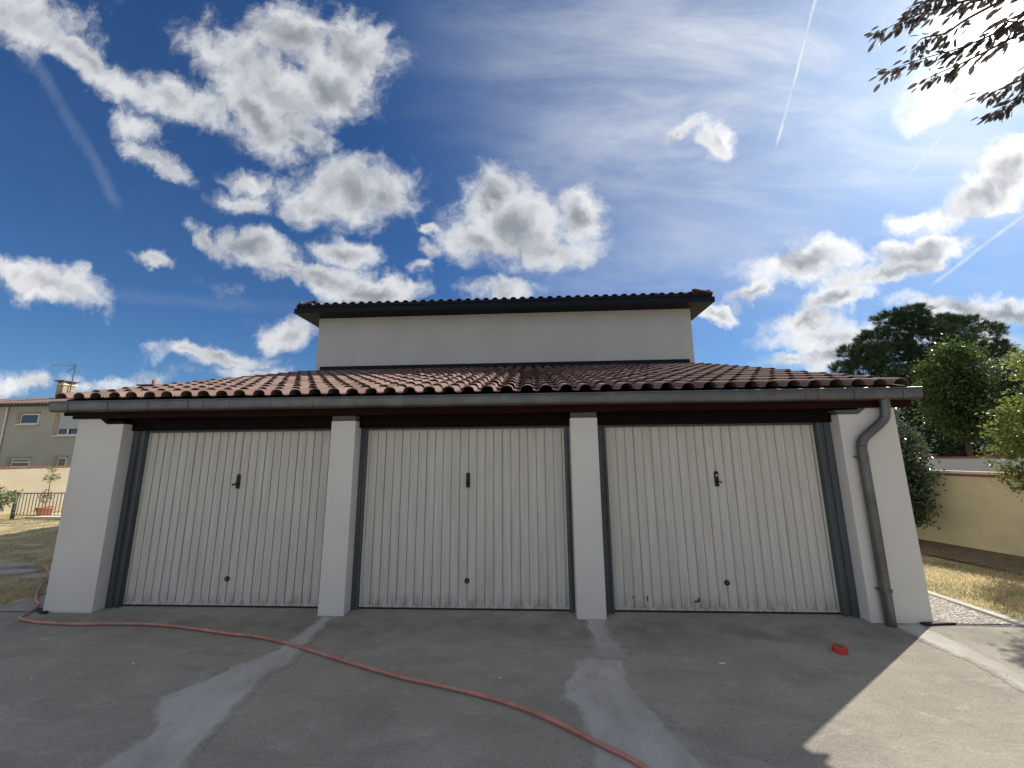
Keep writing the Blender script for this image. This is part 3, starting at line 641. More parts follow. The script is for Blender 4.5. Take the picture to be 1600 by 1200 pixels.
# ------------------------------------------------------------------ house behind
H = empty('house', 'white rendered house wall rising behind the tiled garage roof, dark eaves', 'house', (0, 9.5, 0))
HY0, HY1, HX0, HX1 = 4.75, 14.5, -4.78, 4.87
part(MB().box(HX0, HX1, HY0, HY1, 0, 5.30), 'wall', M_wall_up, H, .004)
OV = .43
ex0, ex1, ey0, ey1 = HX0 - OV, HX1 + OV, HY0 - OV, HY1 + OV
part(MB().box(ex0, ex1, ey0, ey1, 5.302, 5.345), 'soffit', M_anth, H)
ef = MB().box(ex0, ex1, ey0, ey0 + .02, 5.347, 5.43); ef.box(ex0, ex1, ey1 - .02, ey1, 5.347, 5.43); ef.box(ex0, ex0 + .02, ey0 + .021, ey1 - .021, 5.347, 5.43); ef.box(ex1 - .02, ex1, ey0 + .021, ey1 - .021, 5.347, 5.43)
part(ef, 'fascia', M_anth, H)
def gprof(): return [(0, .10), (.0, .03), (.03, 0), (.09, 0), (.11, .03), (.11, .10), (.10, .10), (.10, .035), (.085, .01), (.035, .01), (.01, .035), (.01, .10)]
gz = 5.432
part(MB().prism([(ey0 + .0 + p[0], gz + p[1] * .9) for p in gprof()], 0, ex0 + .05, ex1 - .05), 'eaves_gutter', M_anth, H)
for xx, sgn in ((ex0, 1), (ex1, -1)):
    part(MB().prism([(xx + sgn * (.0 + p[0]), gz + p[1] * .9) for p in gprof()], 1, ey0 + .115, ey1 - .05), 'eaves_gutter', M_anth, H)
# curved ends of the wall-head brackets seen under the side eaves
for xx, s in ((HX0, -1), (HX1, 1)):
    pts = [(xx, 5.30), (xx + s * .30, 5.30), (xx + s * .27, 5.24), (xx + s * .20, 5.17), (xx + s * .10, 5.11), (xx, 5.08)]
    part(MB().prism(pts, 1, HY0 + 1.3, HY0 + 1.36), 'eaves_bracket', M_coping, H)
# hipped roof deck
hz = 5.50; hs = .30; half = (ex1 - ex0) / 2 - .06; ax0, ax1, ay0, ay1 = ex0 + .06, ex1 - .06, ey0 + .06, ey1 - .06; rh = hz + hs * half; xm = (ax0 + ax1) / 2
deck = MB().add([(ax0, ay0, hz), (ax1, ay0, hz), (ax1, ay1, hz), (ax0, ay1, hz), (xm, ay0 + half, rh), (xm, ay1 - half if ay1 - half > ay0 + half else ay0 + half + .01, rh)],
    [(0, 1, 4), (1, 2, 5, 4), (2, 3, 5), (3, 0, 4, 5), (3, 2, 1, 0)])
part(deck, 'roof_deck', M_wood, H)
g = random.Random(3); hp = .2285; nh = int((ax1 - ax0) / hp)
hsl = math.atan(hs); hrest = MB()
for r_ in range(5):
    for c in range(nh + 1):
        x = ax0 - .0 + c * hp; y = ey0 + .035 + r_ * .36
        if x - .05 < ax0 + r_ * .36 - .1 or x + .15 > ax1 - r_ * .36 + .1: continue
        z = hz + hs * (y - ay0) + .03
        loc = (x, y - H.location.y, z); rot = (hsl - .06, g.uniform(-.01, .01), g.uniform(-.01, .01))
        if r_ == 0: obj_from_mesh('roof_tile', TILE, H, loc, rot)
        else:
            Mx = Matrix.Translation(loc) @ (Matrix.Rotation(rot[2], 4, 'Z') @ Matrix.Rotation(rot[1], 4, 'Y') @ Matrix.Rotation(rot[0], 4, 'X'))
            hrest.add([tuple(Mx @ Vector(p)) for p in tv], tf, True)
# side slopes (rows facing left and right)
for side in (-1, 1):
    for r_ in range(4):
        for c in range(40):
            yy = ay0 + c * hp
            if yy < ay0 + r_ * .36 - .05 or yy > ay1 - r_ * .36: continue
            xx = (ax0 - .03 + r_ * .36) if side < 0 else (ax1 + .03 - r_ * .36); z = hz + hs * r_ * .36 + .03
            Mx = Matrix.Translation((xx, yy + (.15 if side < 0 else 0) - H.location.y, z)) @ Matrix.Rotation(-math.pi / 2 if side < 0 else math.pi / 2, 4, 'Z') @ Matrix.Rotation(hsl - .05, 4, 'X')
            hrest.add([tuple(Mx @ Vector(p)) for p in tv], tf, True)
o = hrest.build('upper_roof_tiles', M_tile, H); o['kind'] = 'stuff'
# hip ridge caps
capm = MB(); k = 8; P0 = []
for yy, rr in ((0, .105), (.42, .085)):
    for j in range(k + 1): a = math.pi * j / k; P0.append((math.cos(a) * rr, yy, math.sin(a) * rr * .75))
capm.add(P0, [(j, j + 1, k + 1 + j + 1, k + 1 + j) for j in range(k)], True)
inn = [(x * .86, y, z * .86 - .004) for x, y, z in P0]
capm.add(inn, [(j, j + 1, k + 1 + j + 1, k + 1 + j) for j in range(k)], True); capm.add(P0[:k + 1] + inn[:k + 1], [(j, j + 1, k + 1 + j + 1, k + 1 + j) for j in range(k)])
cp = capm.build('hip_tile', M_tile, H); CAP = cp.data; first = True
for sx_, sg in ((ax0, 1), (ax1, -1)):
    for j in range(8):
        t = j * .36; x = sx_ + sg * (.02 + t * .7071); y = ay0 + .02 + t * .7071; z = hz + hs * (t * .7071) + .055
        rot = (math.atan(hs / 1.414) + .02, 0, -sg * R(45))
        if first: cp.location = (x, y - H.location.y, z); cp.rotation_euler = rot; first = False
        else: obj_from_mesh('hip_tile', CAP, H, (x, y - H.location.y, z), rot)

# ------------------------------------------------------------------ hose, tape, litter
HP = [(-6.28, 1.0), (-5.99, .68), (-5.58, .33), (-5.30, .12), (-5.10, -.0), (-4.96, -.15), (-4.88, -.27), (-4.80, -.38), (-4.56, -.45), (-4.34, -.48), (-3.99, -.5), (-3.66, -.48), (-3.17, -.48), (-2.66, -.56), (-2.18, -.66), (-1.9, -.70), (-1.48, -.83), (-1.09, -.99), (-.67, -1.16), (-.28, -1.31), (.15, -1.44), (.45, -1.54), (.73, -1.66), (.98, -1.81), (1.2, -1.97), (1.39, -2.11), (1.75, -2.5), (2.2, -3.2), (2.4, -4.2), (2.2, -5.5)]
hpz = [(x, y, .016 + (.003 if y > .2 else .004)) for x, y in ([(-7.2, 1.6)] + HP)]
b = MB().tube(smooth_path(hpz, 6), .0125, 10); tag(place(b.build('garden_hose', M_hose), (0, 0, 0)), 'long faded red garden hose snaking across the concrete', 'hose')
T = empty('tape_roll', 'red roll of tape lying on the shaded concrete by the third door', 'tape', (3.485, -.775, 0))
def annulus(r0, r1, z0, z1, n=28):
    v = []; 
    for r_, z in ((r0, z0), (r1, z0), (r1, z1), (r0, z1)): v += [(math.cos(2 * math.pi * k / n) * r_, math.sin(2 * math.pi * k / n) * r_, z) for k in range(n)]
    return MB().add(v, [(a * n + k, a * n + (k + 1) % n, ((a + 1) % 4) * n + (k + 1) % n, ((a + 1) % 4) * n + k) for a in range(4) for k in range(n)], False)
annulus(.0395, .056, .001, .048).build('tape', M_tape, T, .002); annulus(.036, .039, .001, .049).build('core', M_card, T)
T.rotation_euler = (0, 0, .3)
tag(MB().box(-.022, .022, -.008, .008, 0, .003).build('plaster_chip', M_debris), 'small white chip lying on the concrete before the third door', 'debris').location = (2.37, -1.0, 0.001)
g = random.Random(9)
chips = [(-2.62, -1.18, 'tiny white plaster crumb left of the pale cement strip'), (-3.22, -1.42, 'white crumb lying farthest left on the shaded concrete'), (.53, -1.28, 'pale crumb between hose and middle cement strip'), (1.08, -1.32, 'whitish crumb at the left edge of the middle cement strip')]
for x, y, lb in chips:
    k = 7; v = [(math.cos(6.283 * i / k) * g.uniform(.008, .014), math.sin(6.283 * i / k) * g.uniform(.005, .010), 0.005) for i in range(k)] + [(0, 0, .011)]
    o = MB().add(v, [(i, (i + 1) % k, k) for i in range(k)]).build('plaster_chip', M_debris, fixn=False); tag(o, lb, 'debris'); o.location = (x, y, .001)
gr = MB(); g2 = np.random.default_rng(31)
for i in range(260):
    x, y, r_ = g2.uniform(-4, 5.4), g2.uniform(-3.2, -.1), g2.uniform(.002, .006)
    a = g2.uniform(0, 6.28); gr.add([(x + r_ * math.cos(a + t), y + r_ * math.sin(a + t), .0045) for t in (0, 2.1, 4.2)] + [(x, y, .0045 + r_ * .9)], [(0, 1, 3), (1, 2, 3), (2, 0, 3)])
tag(gr.build('grit', M_flag, fixn=False), 'scattered grit and crumbs on the concrete driveway', 'grit', None, 'stuff')

# ------------------------------------------------------------------ left garden
for i, (x, y, a, b_, lb) in enumerate([(-7.85, 1.62, .50, .12, 'flat grey flagstone in the left lawn, farthest from the hose'), (-7.25, 1.27, .42, .12, 'long grey flagstone in the left lawn, between two others'), (-6.55, 1.08, .30, .12, 'grey flagstone in the left lawn nearest the hose')]):
    g = random.Random(i); P = [(x + math.cos(6.283 * k / 11) * a * g.uniform(.8, 1.1), y + math.sin(6.283 * k / 11) * b_ * g.uniform(.8, 1.1)) for k in range(11)]
    tag(place(MB().prism(P, 2, -.05, .012).build('flagstone', M_flag, bevel=.006), (x, y, 0)), lb, 'stone', 'flagstones set in the left lawn')
LW = empty('garden_wall', 'sunlit pale cream garden wall with red coping behind the railing', 'wall', (-16, 8, 0))
def wall_run(root, x0, y0, x1, y1, h, th, material, cap, caph=.05, capo=.03, z0=-.05):
    d_ = Vector((x1 - x0, y1 - y0, 0)); n_ = Vector((-d_.y, d_.x, 0)).normalized()
    def quad(o): return [(x0 + n_.x * o[0], y0 + n_.y * o[0]), (x1 + n_.x * o[0], y1 + n_.y * o[0]), (x1 + n_.x * o[1], y1 + n_.y * o[1]), (x0 + n_.x * o[1], y0 + n_.y * o[1])]
    part(MB().prism(quad((0, th)), 2, z0, h), 'wall_body', material, root)
    L_ = d_.length; k = max(1, int(L_ / .5)); u = d_ / L_
    for i in range(k):
        a, c = i * L_ / k, (i + 1) * L_ / k - .008
        q = [(x0 + u.x * t + n_.x * s, y0 + u.y * t + n_.y * s) for t, s in ((a, -capo), (c, -capo), (c, th + capo), (a, th + capo))]
        part(MB().prism(q, 2, h + .002, h + caph), 'coping_tile', cap, root)
wall_run(LW, -17.6, 3.2, -14.6, 12.5, 1.385, .18, M_cream2, M_brick, .035)
RL = empty('railing', 'low grey metal railing with thin bars in front of the left garden wall', 'railing', (-13.8, 5.99, 0))
ry = 5.99
part(MB().box(-14.12, -11.6, ry - .015, ry + .015, .70, .725), 'top_rail', M_rail, RL); part(MB().box(-14.1, -11.6, ry - .012, ry + .012, .095, .115), 'bottom_rail', M_rail, RL)
part(MB().box(-14.13, -14.07, ry - .03, ry + .03, -.03, .74), 'post', M_rail, RL); part(MB().box(-12.0, -11.94, ry - .03, ry + .03, -.03, .74), 'post', M_rail, RL)
bm_ = None
for i in range(20):
    x = -13.98 + i * .105
    if bm_ is None: ob = MB().box(-.007, .007, -.007, .007, .115, .70).build('bar', M_rail, RL); ob.location = (x + 13.8, 0, 0); bm_ = ob.data
    else: obj_from_mesh('bar', bm_, RL, (x + 13.8, 0, 0))
tag(MB().box(-13.7, -11.5, 6.05, 7.2, -.04, .05).build('terrace_slab', M_coping), kind='structure')
PT = empty('potted_plant', 'spindly yellow-green plant in a terracotta pot behind the railing', 'potted plant', (-13.62, 6.35, .05))
pv = []; n = 18
for z, r_ in ((0, .13), (.17, .175), (.17, .195), (.23, .20), (.23, .175), (.20, .17)): pv += [(math.cos(6.283 * k / n) * r_, math.sin(6.283 * k / n) * r_, z) for k in range(n)]
MB().add(pv, [(a * n + k, a * n + (k + 1) % n, (a + 1) * n + (k + 1) % n, (a + 1) * n + k) for a in range(5) for k in range(n)] + [tuple(range(n))], True).build('pot', M_terra, PT)
MB().add([(math.cos(6.283 * k / n) * .171, math.sin(6.283 * k / n) * .171, .202) for k in range(n)], [tuple(range(n))]).build('soil', M_soil, PT)
MB().tube([(0, 0, .2), (.01, 0, .6), (-.02, .01, 1.0), (.02, 0, 1.3)], [.014, .01, .008, .004], 6).build('stem', M_bark, PT)
leaves('foliage', [(-13.68, 6.35, .55, .13, .14, .24), (-13.58, 6.35, 1.12, .17, .16, .12), (-13.62, 6.35, 1.38, .10, .1, .12)], 420, .06, L_near, PT, .35, .3, seed=5)
SB = empty('shrub', 'grey-green leafy shrub at the left end of the metal railing', 'shrub', (-13.95, 5.3, 0))
for dx, dy, h in ((0, 0, .8), (.25, .1, .95), (-.3, 0, .7), (.5, .05, .8), (-.15, .1, 1.1)):
    part(MB().tube([(-13.95, 5.3, -.02), (-13.95 + dx * .6, 5.3 + dy, h * .5), (-13.95 + dx * 1.3, 5.3 + dy, h)], [.016, .01, .004], 6), 'stem', M_bark, SB)
leaves('foliage', [(-13.95, 5.3, .35, .30, .3, .28), (-13.6, 5.35, .62, .26, .25, .16), (-13.3, 5.35, .76, .20, .2, .07), (-14.15, 5.3, .62, .22, .22, .2), (-13.85, 5.3, .88, .15, .2, .12), (-14.4, 5.3, .3, .3, .2, .28)], 1300, .10, L_plant, SB, .38, .35, seed=6)

# neighbour's house
NH = empty('neighbour_house', 'beige two-storey house with low tiled roof beyond the left wall', 'house', (-36, 24, 0))
part(MB().box(-52, -22, 20, 28, -.1, 5.22), 'wall', M_house2, NH)
part(MB().box(-52.4, -21.6, 19.55, 28.4, 5.222, 5.30), 'soffit', M_slate, NH)
part(MB().box(-52.4, -21.6, 19.44, 19.545, 5.25, 5.36), 'gutter', M_slate, NH)
rv = [(-52.5, 19.5, 5.31), (-21.5, 19.5, 5.31), (-21.5, 28.5, 5.31), (-52.5, 28.5, 5.31), (-48, 24, 6.26), (-25.5, 24, 6.55)]
part(MB().add(rv, [(0, 1, 5, 4), (1, 2, 5), (2, 3, 4, 5), (3, 0, 4), (3, 2, 1, 0)]), 'roof_deck', M_wood, NH)
far = MB(); 
for i in range(124):       # ribbed tile courses of the far roof, too far to pick apart
    x = -52.3 + i * .25; t = max(0, min(1, 1 - max(0, (-48 - x) / 4.5), 1 - max(0, (x + 25.5) / 4.0)));
    y1 = 19.5 + 4.5 * t; z1 = 5.31 + (6.26 + (x + 48) / 22.5 * .29 - 5.31) * t
    P = []
    for yy, zz in ((19.42, 5.33), (y1, z1 + .03)):
        for j in range(6): a = math.pi * j / 5; P.append((x + .11 * math.cos(a), yy, zz + .075 * math.sin(a)))
    far.add(P, [(j, j + 1, 7 + j, 6 + j) for j in range(5)], True)
o = part(far, 'roof_tiles', M_tile, NH); o['kind'] = 'stuff'
def window(x0, x1, z0, z1, shutter=None, bars=0, sill=True, y=20.0):
    L0 = NH.location
    w_ = MB(); t = .07; yy0, yy1 = y - .012, y + .03
    w_.box(x0, x0 + t, yy0, yy1, z0, z1); w_.box(x1 - t, x1, yy0, yy1, z0, z1); w_.box(x0 + t, x1 - t, yy0, yy1, z0, z0 + t); w_.box(x0 + t, x1 - t, yy0, yy1, z1 - t, z1)
    fr = part(w_, 'window', M_pvc, NH)
    def sub(mb, nm, mt): return rel(mb, NH).build(nm, mt, fr)
    # the recess reveal: dark surround set in front
    sub(MB().box(x0 + t, x1 - t, y - .006, y - .003, z0 + t, z1 - t), 'pane', M_glass)
    if shutter: sub(MB().box(x0 + .01, x1 - .01, y - .03, y - .014, shutter, z1), 'shutter', M_shut)
    for i in range(bars): sub(MB().box(x0 + t, x1 - t, y - .03, y - .015, z0 + .25 + i * .3, z0 + .32 + i * .3), 'bar', M_pvc)
    if sill: sub(MB().box(x0 - .15, x1 + .1, y - .16, y - .001, z0 - .09, z0 - .005), 'sill', M_coping)
    rv_ = MB(); rv_.box(x0 - .30, x0 - .002, y - .05, y - .001, z0, z1 + .14); rv_.box(x0 - .30, x1 + .02, y - .06, y - .001, z1 + .002, z1 + .14)
    sub(rv_, 'reveal', M_stone)
    return fr
window(-34.7, -33.35, 3.98, 4.68); window(-31.8, -29.7, 3.18, 4.72, shutter=3.62)
window(-34.7, -33.35, .5, 1.62, bars=3); window(-31.35, -30.7, .5, 1.68, sill=False)
part(MB().box(-31.0, -30.9, 19.93, 19.965, 3.22, 3.62), 'window_mullion', M_pvc, NH)
part(MB().tube([(-35.75, 19.93, 5.2), (-35.72, 19.93, -.05)], .05, 8), 'downpipe', M_pvc, NH)
def chimney(x, y, z0, z1, wx, wy, flue=False):
    c = part(MB().box(x - wx, x + wx, y - wy, y + wy, z0, z1), 'chimney', M_stone, NH, .02)
    def sub(mb, nm, mt): return rel(mb, NH).build(nm, mt, c)
    sub(MB().box(x - wx - .06, x + wx + .06, y - wy - .06, y + wy + .06, z1 + .002, z1 + .09), 'collar', M_coping)
    for sx_ in (-1, 1):
        for sy_ in (-1, 1): sub(MB().box(x + sx_ * (wx - .08) - .07, x + sx_ * (wx - .08) + .07, y + sy_ * (wy - .08) - .07, y + sy_ * (wy - .08) + .07, z1 + .092, z1 + .27), 'foot', M_stone)
    sub(MB().box(x - wx - .12, x + wx + .12, y - wy - .12, y + wy + .12, z1 + .272, z1 + .35), 'cap_slab', M_slate)
    return c
chimney(-35.25, 22.6, 5.7, 7.15, .27, .40); chimney(-27.9, 22.2, 5.7, 6.62, .5, .4)
part(MB().tube([(-27.6, 22.1, 5.8), (-27.6, 22.1, 7.35)], [.13, .12], 10), 'flue_pipe', M_terra, NH)
AN = empty('tv_antenna', 'thin television antenna mast beside the left chimney', 'antenna', (-34.9, 22.6, 6.2))
part(MB().tube([(-34.95, 22.6, 5.7), (-34.85, 22.6, 7.2), (-34.5, 22.6, 8.85)][:2] + [(-34.82, 22.6, 8.85)], .03, 6), 'mast', M_rail, AN)
bo = part(MB().tube([(-34.8, 22.6, 8.75), (-36.9, 22.6, 8.85)], .02, 5), 'boom', M_rail, AN)
for i in range(7): MB().tube([(-34.5 - i * .27 + 34.2, -.22, 2.57 + .013 * i), (-34.5 - i * .27 + 34.2, .22, 2.57 + .013 * i)], .012, 4).build('element', M_rail, bo)
part(MB().tube([(-34.8, 22.6, 8.7), (-35.45, 22.6, 8.2)], .02, 5), 'reflector', M_rail, AN); part(MB().tube([(-34.8, 22.6, 8.7), (-35.35, 22.6, 9.0)], .015, 5), 'reflector', M_rail, AN)
part(MB().tube([(-35.3, 22.55, 7.05), (-34.85, 22.6, 7.0)], .02, 5), 'bracket', M_rail, AN)

# ------------------------------------------------------------------ right garden
RW = empty('garden_wall', 'shaded yellow-cream boundary wall on the right behind the dry grass', 'wall', (8.4, 3, 0))
wall_run(RW, 9.9, -1.9, 7.35, 6.6, 1.30, -.16, M_cream, M_coping, .045, .0)
part(MB().prism([(9.9 - .012, -1.9), (7.35 - .012, 6.6), (7.349, 6.6), (9.899, -1.9)], 2, 1.255, 1.299), 'brick_band', M_brick, RW)
FW = empty('far_wall', 'low grey wall with a red coping beyond the yellow-cream wall', 'wall', (18, 12, 0))
wall_run(FW, 13.5, 12, 30, 12, 1.34, .2, M_grey, M_brick, .07)

def tree(name, label, root_xy, trunk, limbs, lobes, n, size, lm, bark, seed, aspect=.5, clump=0, csz=.4, shell=.5, cat='tree', z0=-.05):
    t = empty(name, label, cat, (root_xy[0], root_xy[1], 0))
    part(MB().tube(smooth_path([(p[0], p[1], p[2]) for p in trunk], 4), [trunk[0][3] + (trunk[-1][3] - trunk[0][3]) * i / ((len(trunk) - 1) * 4) for i in range((len(trunk) - 1) * 4 + 1)], 8), 'trunk', bark, t)
    g = random.Random(seed)
    for L_ in limbs:
        a, c, r0 = Vector(L_[0]), Vector(L_[1]), L_[2]; mid = (a + c) / 2 + Vector((g.uniform(-.1, .1), g.uniform(-.1, .1), g.uniform(0, .15))) * (c - a).length
        part(MB().tube(smooth_path([a, mid, c], 4), [r0 + (r0 * .25 - r0) * i / 8 for i in range(9)], 6), 'limb', bark, t)
    leaves('crown', lobes, n, size, lm, t, aspect, shell, seed=seed, clump=clump, csz=csz)
    return t
# pine: needle tufts at branch ends
PL = [(25.3, 8.0, 1.1, .7), (26.9, 7.9, 1.6, 1.2), (31.8, 8.2, 1.8, 1.4), (26.03, 8.57, 1.57, 1.1), (27.92, 10.05, 1.57, 1.25), (25.7, 6.59, 1.16, 0.7), (28.9, 11.75, 1.3, 0.8), (30.1, 12.0, 1.2, 0.7), (29.74, 11.03, 1.47, 1.0), (30.53, 11.52, 1.31, 0.9), (28.58, 8.52, 2.1, 1.75), (30.62, 9.47, 2.1, 2.0), (32.3, 10.96, 1.57, 1.0), (33.68, 10.92, 1.31, 0.8), (33.32, 9.16, 1.84, 1.25), (35.1, 9.4, 1.0, .7), (36.4, 10.6, 1.25, 0.9), (36.27, 9.09, 0.73, 0.8), (35.66, 7.38, 1.16, 0.7), (27.86, 7.04, 1.57, 1.0), (29.69, 7.0, 2.1, 1.25), (34.98, 8.37, 1.05, 1.0), (25.17, 9.1, 0.84, 0.6)]
def pine(name, label, lobes, trunk, yy, seed, tufts=3400):
    g = np.random.default_rng(seed); gl = random.Random(seed)
    t = empty(name, label, 'tree', (trunk[0][0], trunk[0][1], 0))
    part(MB().tube(trunk, [.34, .3, .24, .16, .08], 9), 'trunk', M_bark2, t)
    L = [];
    for (x, z, rx, rz_) in lobes: L.append((x, yy + gl.uniform(-.9, .9), z, rx * .84, rx * .85, rz_ * .80))
    for (x, y, z, a, b_, c) in L:
        s = min(trunk[1:], key=lambda p: abs(p[2] - (z - 1.2))); s = Vector(s); e = Vector((x, y, z - c * .2)); mid = s.lerp(e, .5) + Vector((0, 0, -.15 * (e - s).length * .5))
        part(MB().tube(smooth_path([s, mid, e], 4), [.12 + (.03 - .12) * i / 8 for i in range(9)], 6), 'limb', M_bark2, t)
    L = np.array(L); vol = (L[:, 3] * L[:, 5]); pk = g.choice(len(L), tufts, p=vol / vol.sum()); dr = g.normal(size=(tufts, 3)); dr[:, 2] += .25; dr /= np.linalg.norm(dr, axis=1)[:, None]
    P = L[pk, :3] + dr * L[pk, 3:6] * (.35 + .65 * g.random(tufts) ** .5)[:, None]
    K = 26; P = np.repeat(P, K, 0); ax = np.repeat(dr + np.array([0, 0, .5]), K, 0); D = ax * 1.1 + g.normal(size=P.shape) * .65; D /= np.linalg.norm(D, axis=1)[:, None]
    P = P - D * 0 + g.normal(size=P.shape) * .05; T_ = np.cross(D, g.normal(size=P.shape)); T_ /= np.linalg.norm(T_, axis=1)[:, None]
    ln = (.22 + .16 * g.random(len(P)))[:, None]; V = np.stack([P - T_ * .013, P + T_ * .013, P + D * ln], 1).reshape(-1, 3) - np.array(t.location)
    npmesh('crown', V, np.arange(len(V)).reshape(-1, 3), L_pine, t); return t
pine('pine_tree', 'tall dark pine with clumpy crown rising right of the garage roof', PL, [(30.0, 25, -.1), (29.9, 25, 3.0), (29.5, 25.1, 6.0), (29.7, 25, 8.6), (30.2, 25, 10.8)], 25, 2, 5200)
tree('evergreen_tree', 'dense near-black evergreen filling the gap below the pine', (27, 21), [(27, 21, -.1, .2), (27.1, 21, 2.2, .16), (27, 21, 4.4, .08)], [((27.1, 21, 2.2), (25.4, 21, 4.4), .08), ((27.1, 21, 2.5), (28.8, 21, 4.2), .08)],
     [(25.79, 21, 4.2, 1.86, 1.5, 1.6), (27.18, 21, 3.37, 2.33, 1.6, 1.5), (28.88, 21, 4.16, 1.86, 1.5, 1.9), (25.32, 21, 5.7, 1.3, 1.2, 1.1), (27.12, 21, 5.01, 1.86, 1.5, 1.6), (29.6, 21, 5.6, 1.3, 1.2, 1.3)], 26000, .22, L_dark, M_bark, 3, .4, 700, .75)
tree('hedge', 'ragged dark hedge standing along the far grey wall', (27, 19), [(26, 19, -.1, .05), (26, 19, 1.0, .04), (26, 19, 2.0, .02)], [], [(20 + 1.6 * i, 18.5 + .3 * (i % 2), 1.3 + .25 * (i % 3), 1.3, .8, .95) for i in range(9)], 12000, .2, L_dark, M_bark, 5, .4, 420, .5, cat='hedge')
tree('leafy_tree', 'fresh green broadleaf tree in front of the dark pine', (22.9, 16), [(22.9, 16, -.1, .14), (22.8, 16, 1.6, .11), (22.9, 16, 3.6, .07), (22.9, 16, 5.4, .03)], [((22.8, 16, 2.0), (22.0, 16, 4.4), .05), ((22.9, 16, 2.4), (23.8, 16, 4.6), .05), ((22.9, 16, 3.6), (23.4, 16, 5.8), .04)],
     [(23.0, 16, 6.75, .55, .6, .32), (22.4, 16, 6.3, .45, .5, .30), (23.6, 16, 6.35, .50, .5, .35), (21.75, 16, 5.7, .50, .6, .38), (22.7, 16, 5.75, .75, .7, .40), (24.1, 16, 5.6, .60, .6, .45), (23.3, 16, 5.2, .8, .8, .45), (21.9, 16, 4.8, .75, .8, .5), (22.9, 16, 4.4, .9, .9, .5), (24.2, 16, 4.5, .7, .8, .55), (21.7, 16, 3.9, .6, .7, .4), (22.3, 16, 3.4, .9, .8, .5), (23.6, 16, 3.5, .9, .9, .55), (22.9, 16, 2.7, .9, .8, .4)], 19000, .16, L_lime, M_bark, 7, .5, 380, .42, .45)
tree('garden_tree', 'loose grey-green tree at the right edge, sky showing through it', (23.3, 14), [(23.3, 14, -.1, .12), (23.2, 14, 1.6, .1), (23.3, 14, 3.4, .06), (23.5, 14, 4.9, .03)], [((23.2, 14, 1.8), (22.6, 14, 3.6), .04), ((23.3, 14, 2.4), (23.9, 14, 4.0), .04)],
     [(23.35, 14, 4.8, .8, .8, .7), (22.6, 14, 3.4, 1.0, .9, .9), (23.95, 14, 5.2, .85, .8, .9), (23.6, 14, 3.7, 1.0, .9, 1.1), (24.8, 14, 4.2, 1.2, 1, 1.3), (23.0, 14, 2.3, 1.2, 1.0, .8)], 11000, .15, L_mid, M_bark, 8, .5, 330, .42, .3)
tree('maple_tree', 'sunlit yellow-green young tree overhanging the wall at the right edge', (9.45, 2.0), [(9.45, 2.0, -.05, .06), (9.4, 2.0, .8, .05), (9.3, 2.0, 1.6, .035), (9.3, 2.0, 2.5, .015)],
     [((9.35, 2.0, 1.2), (8.5, 2.0, 1.45), .018), ((9.3, 2.0, 1.5), (8.5, 2.0, 2.0), .018), ((9.3, 2.0, 1.6), (8.7, 1.9, 2.3), .016), ((9.35, 2.0, 1.3), (8.5, 1.9, 1.75), .016), ((9.3, 2, 1.8), (9.9, 1.8, 2.6), .018), ((9.3, 2.0, 2.1), (8.4, 1.65, 3.0), .014)],
     [(8.80, 2.0, 2.26, .34, .3, .16), (8.58, 2.0, 2.02, .30, .3, .09), (8.66, 2.0, 1.75, .36, .3, .12), (8.42, 2.0, 1.62, .2, .2, .06), (8.55, 2.0, 1.38, .30, .25, .14), (8.95, 2.0, 1.95, .34, .35, .4), (8.62, 2.0, 1.14, .14, .14, .09), (9.0, 2.0, 2.42, .4, .4, .2), (9.5, 1.9, 2.5, .5, .5, .4), (9.6, 1.7, 1.9, .5, .5, .4), (8.62, 1.75, 3.10, .22, .25, .09), (8.42, 1.50, 3.04, .15, .2, .06), (9.1, 1.7, 2.95, .45, .4, .2)], 8500, .062, L_near, M_bark, 9, .55, 330, .16, .3)
tree('glossy_bush', 'tall glossy dark bush squeezed behind the right garage corner', (7.35, 3.6), [(7.35, 3.6, -.03, .05), (7.35, 3.6, .6, .045), (7.3, 3.6, 1.3, .03), (7.3, 3.6, 2.2, .015)],
     [((7.35, 3.6, .4), (7.9, 3.3, .9), .02), ((7.35, 3.6, .7), (8.0, 3.3, 1.5), .02), ((7.3, 3.6, 1.0), (7.6, 3.4, 2.1), .02), ((7.3, 3.6, .8), (6.9, 3.5, 1.9), .02)],
     [(7.58, 3.3, 2.3, .42, .4, .32), (7.78, 3.3, 1.95, .44, .4, .34), (7.86, 3.25, 1.62, .42, .4, .32), (7.82, 3.25, 1.16, .42, .4, .42), (7.80, 3.2, .76, .36, .35, .28), (7.72, 3.2, .55, .26, .3, .18), (7.3, 3.5, 1.6, .6, .5, .6), (7.4, 3.5, .9, .6, .5, .5), (8.10, 3.2, 1.24, .2, .2, .18)], 22000, .065, L_bush, M_bark, 10, .5, 800, .15, .5, 'bush')

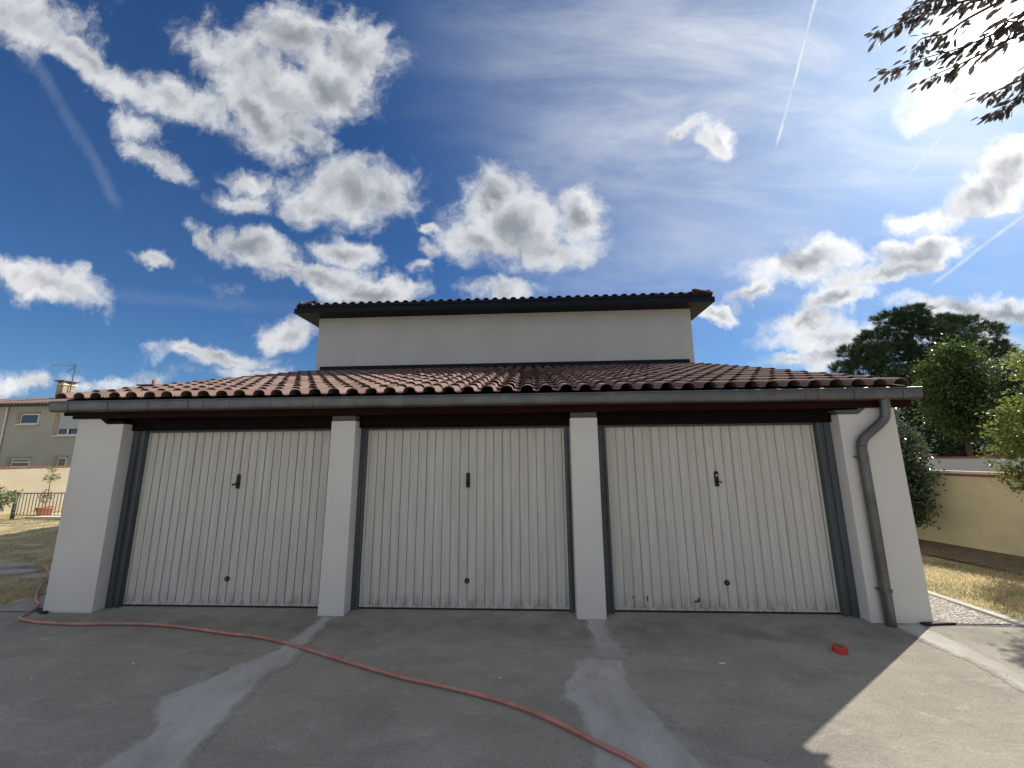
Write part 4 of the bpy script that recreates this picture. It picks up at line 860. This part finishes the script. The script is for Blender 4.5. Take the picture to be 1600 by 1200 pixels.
# plum tree standing outside the frame, its twigs hanging in at the top right
PM = empty('plum_tree', 'dark plum twigs hanging into the top right corner against the sun', 'tree', (6.9, -3.9, 0))
part(MB().tube(smooth_path([(6.9, -3.9, -.05), (6.8, -3.9, 1.4), (6.4, -3.8, 2.8), (5.9, -3.6, 3.9)], 5), [.13 - .004 * i for i in range(16)], 10), 'trunk', M_bark, PM)
SPR = [
  [(3.86, -2.61, 4.55), (3.85, -2.45, 4.69), (3.84, -2.3, 4.83), (3.81, -2.14, 4.98), (3.79, -1.98, 5.1), (3.78, -1.81, 5.21)],
  [(4.0, -2.59, 4.38), (3.98, -2.37, 4.49), (3.96, -2.18, 4.6), (3.91, -1.98, 4.75), (3.83, -1.76, 4.88)],
  [(4.03, -2.58, 4.34), (4.01, -2.33, 4.43), (4.0, -2.13, 4.52), (4.03, -1.98, 4.62), (4.06, -1.83, 4.71)],
  [(4.13, -2.56, 4.18), (4.17, -2.33, 4.22), (4.28, -2.17, 4.2), (4.36, -2.03, 4.25), (4.43, -1.88, 4.3)],
  [(4.0, -2.61, 4.39), (4.03, -2.46, 4.51), (4.07, -2.32, 4.61), (4.14, -2.19, 4.68)],
  [(4.12, -2.44, 4.09), (4.16, -2.29, 4.19), (4.2, -2.13, 4.28), (4.27, -2.02, 4.36)],
  [(3.68, -2.54, 4.69), (3.69, -2.39, 4.81), (3.71, -2.25, 4.92), (3.73, -2.13, 5.04)],
  [(3.77, -2.46, 4.54), (3.78, -2.27, 4.63), (3.77, -2.13, 4.76), (3.86, -2.0, 4.82)]]
hub = Vector((4.6, -3.3, 4.35)); part(MB().tube(smooth_path([(5.9, -3.6, 3.9), (5.3, -3.5, 4.3), tuple(hub)], 5), [.06 - .003 * i for i in range(11)], 8), 'limb', M_bark, PM)
gp = random.Random(77); LV = []; 
def leafpoly(p, dr, nrm, s):
    dr = dr.normalized(); t = dr.cross(nrm).normalized(); u = t.cross(dr)
    return [p, p + dr * s * .3 + t * s * .22 + u * s * .05, p + dr * s * .7 + t * s * .2 + u * s * .05, p + dr * s, p + dr * s * .7 - t * s * .2 + u * s * .05, p + dr * s * .3 - t * s * .22 + u * s * .05]
lf = MB()
for k, s in enumerate(SPR):
    full = [hub, hub.lerp(Vector(s[0]), .5) + Vector((0, 0, .05))] + [Vector(p) for p in s]; path = smooth_path(full, 6)
    part(MB().tube(path, [.014 - .0125 * i / (len(path) - 1) for i in range(len(path))], 5), 'twig', M_bark, PM)
    n0 = 9; seg = path[n0:]
    dens_ = (19, 17, 11, 15, 9, 8, 14, 8)[k]
    for i in range(len(seg) - 1):
        for j in range(max(1, dens_ // 3 if i < 3 else dens_ // 4 + 1)):
            p = seg[i].lerp(seg[i + 1], gp.random()); td = (seg[i + 1] - seg[i]).normalized()
            side = Vector((gp.gauss(0, 1), gp.gauss(0, 1), gp.gauss(-.7, .8))); q = p + side.normalized() * gp.uniform(.005, .075)
            dr = td * 1.0 + side * .45 + Vector((0, 0, -.35))
            P = leafpoly(q, dr, Vector((gp.gauss(0, 1), gp.gauss(0, 1), gp.gauss(0, 1))), gp.uniform(.042, .07)); lf.add(P, [(0, 1, 5), (1, 2, 4, 5), (2, 3, 4)])
o = part(lf, 'twig_leaves', L_plum, PM); o['kind'] = 'stuff'
leaves('crown', [(6.0, -4.2, 4.6, 1.0, .9, .8), (7.2, -4.3, 4.2, 1.2, 1.1, 1.0), (6.8, -4.9, 5.0, 1.2, 1.2, .9)], 5000, .09, L_plum, PM, .5, .4, seed=12, clump=260, csz=.25)

S.render.engine = 'CYCLES'
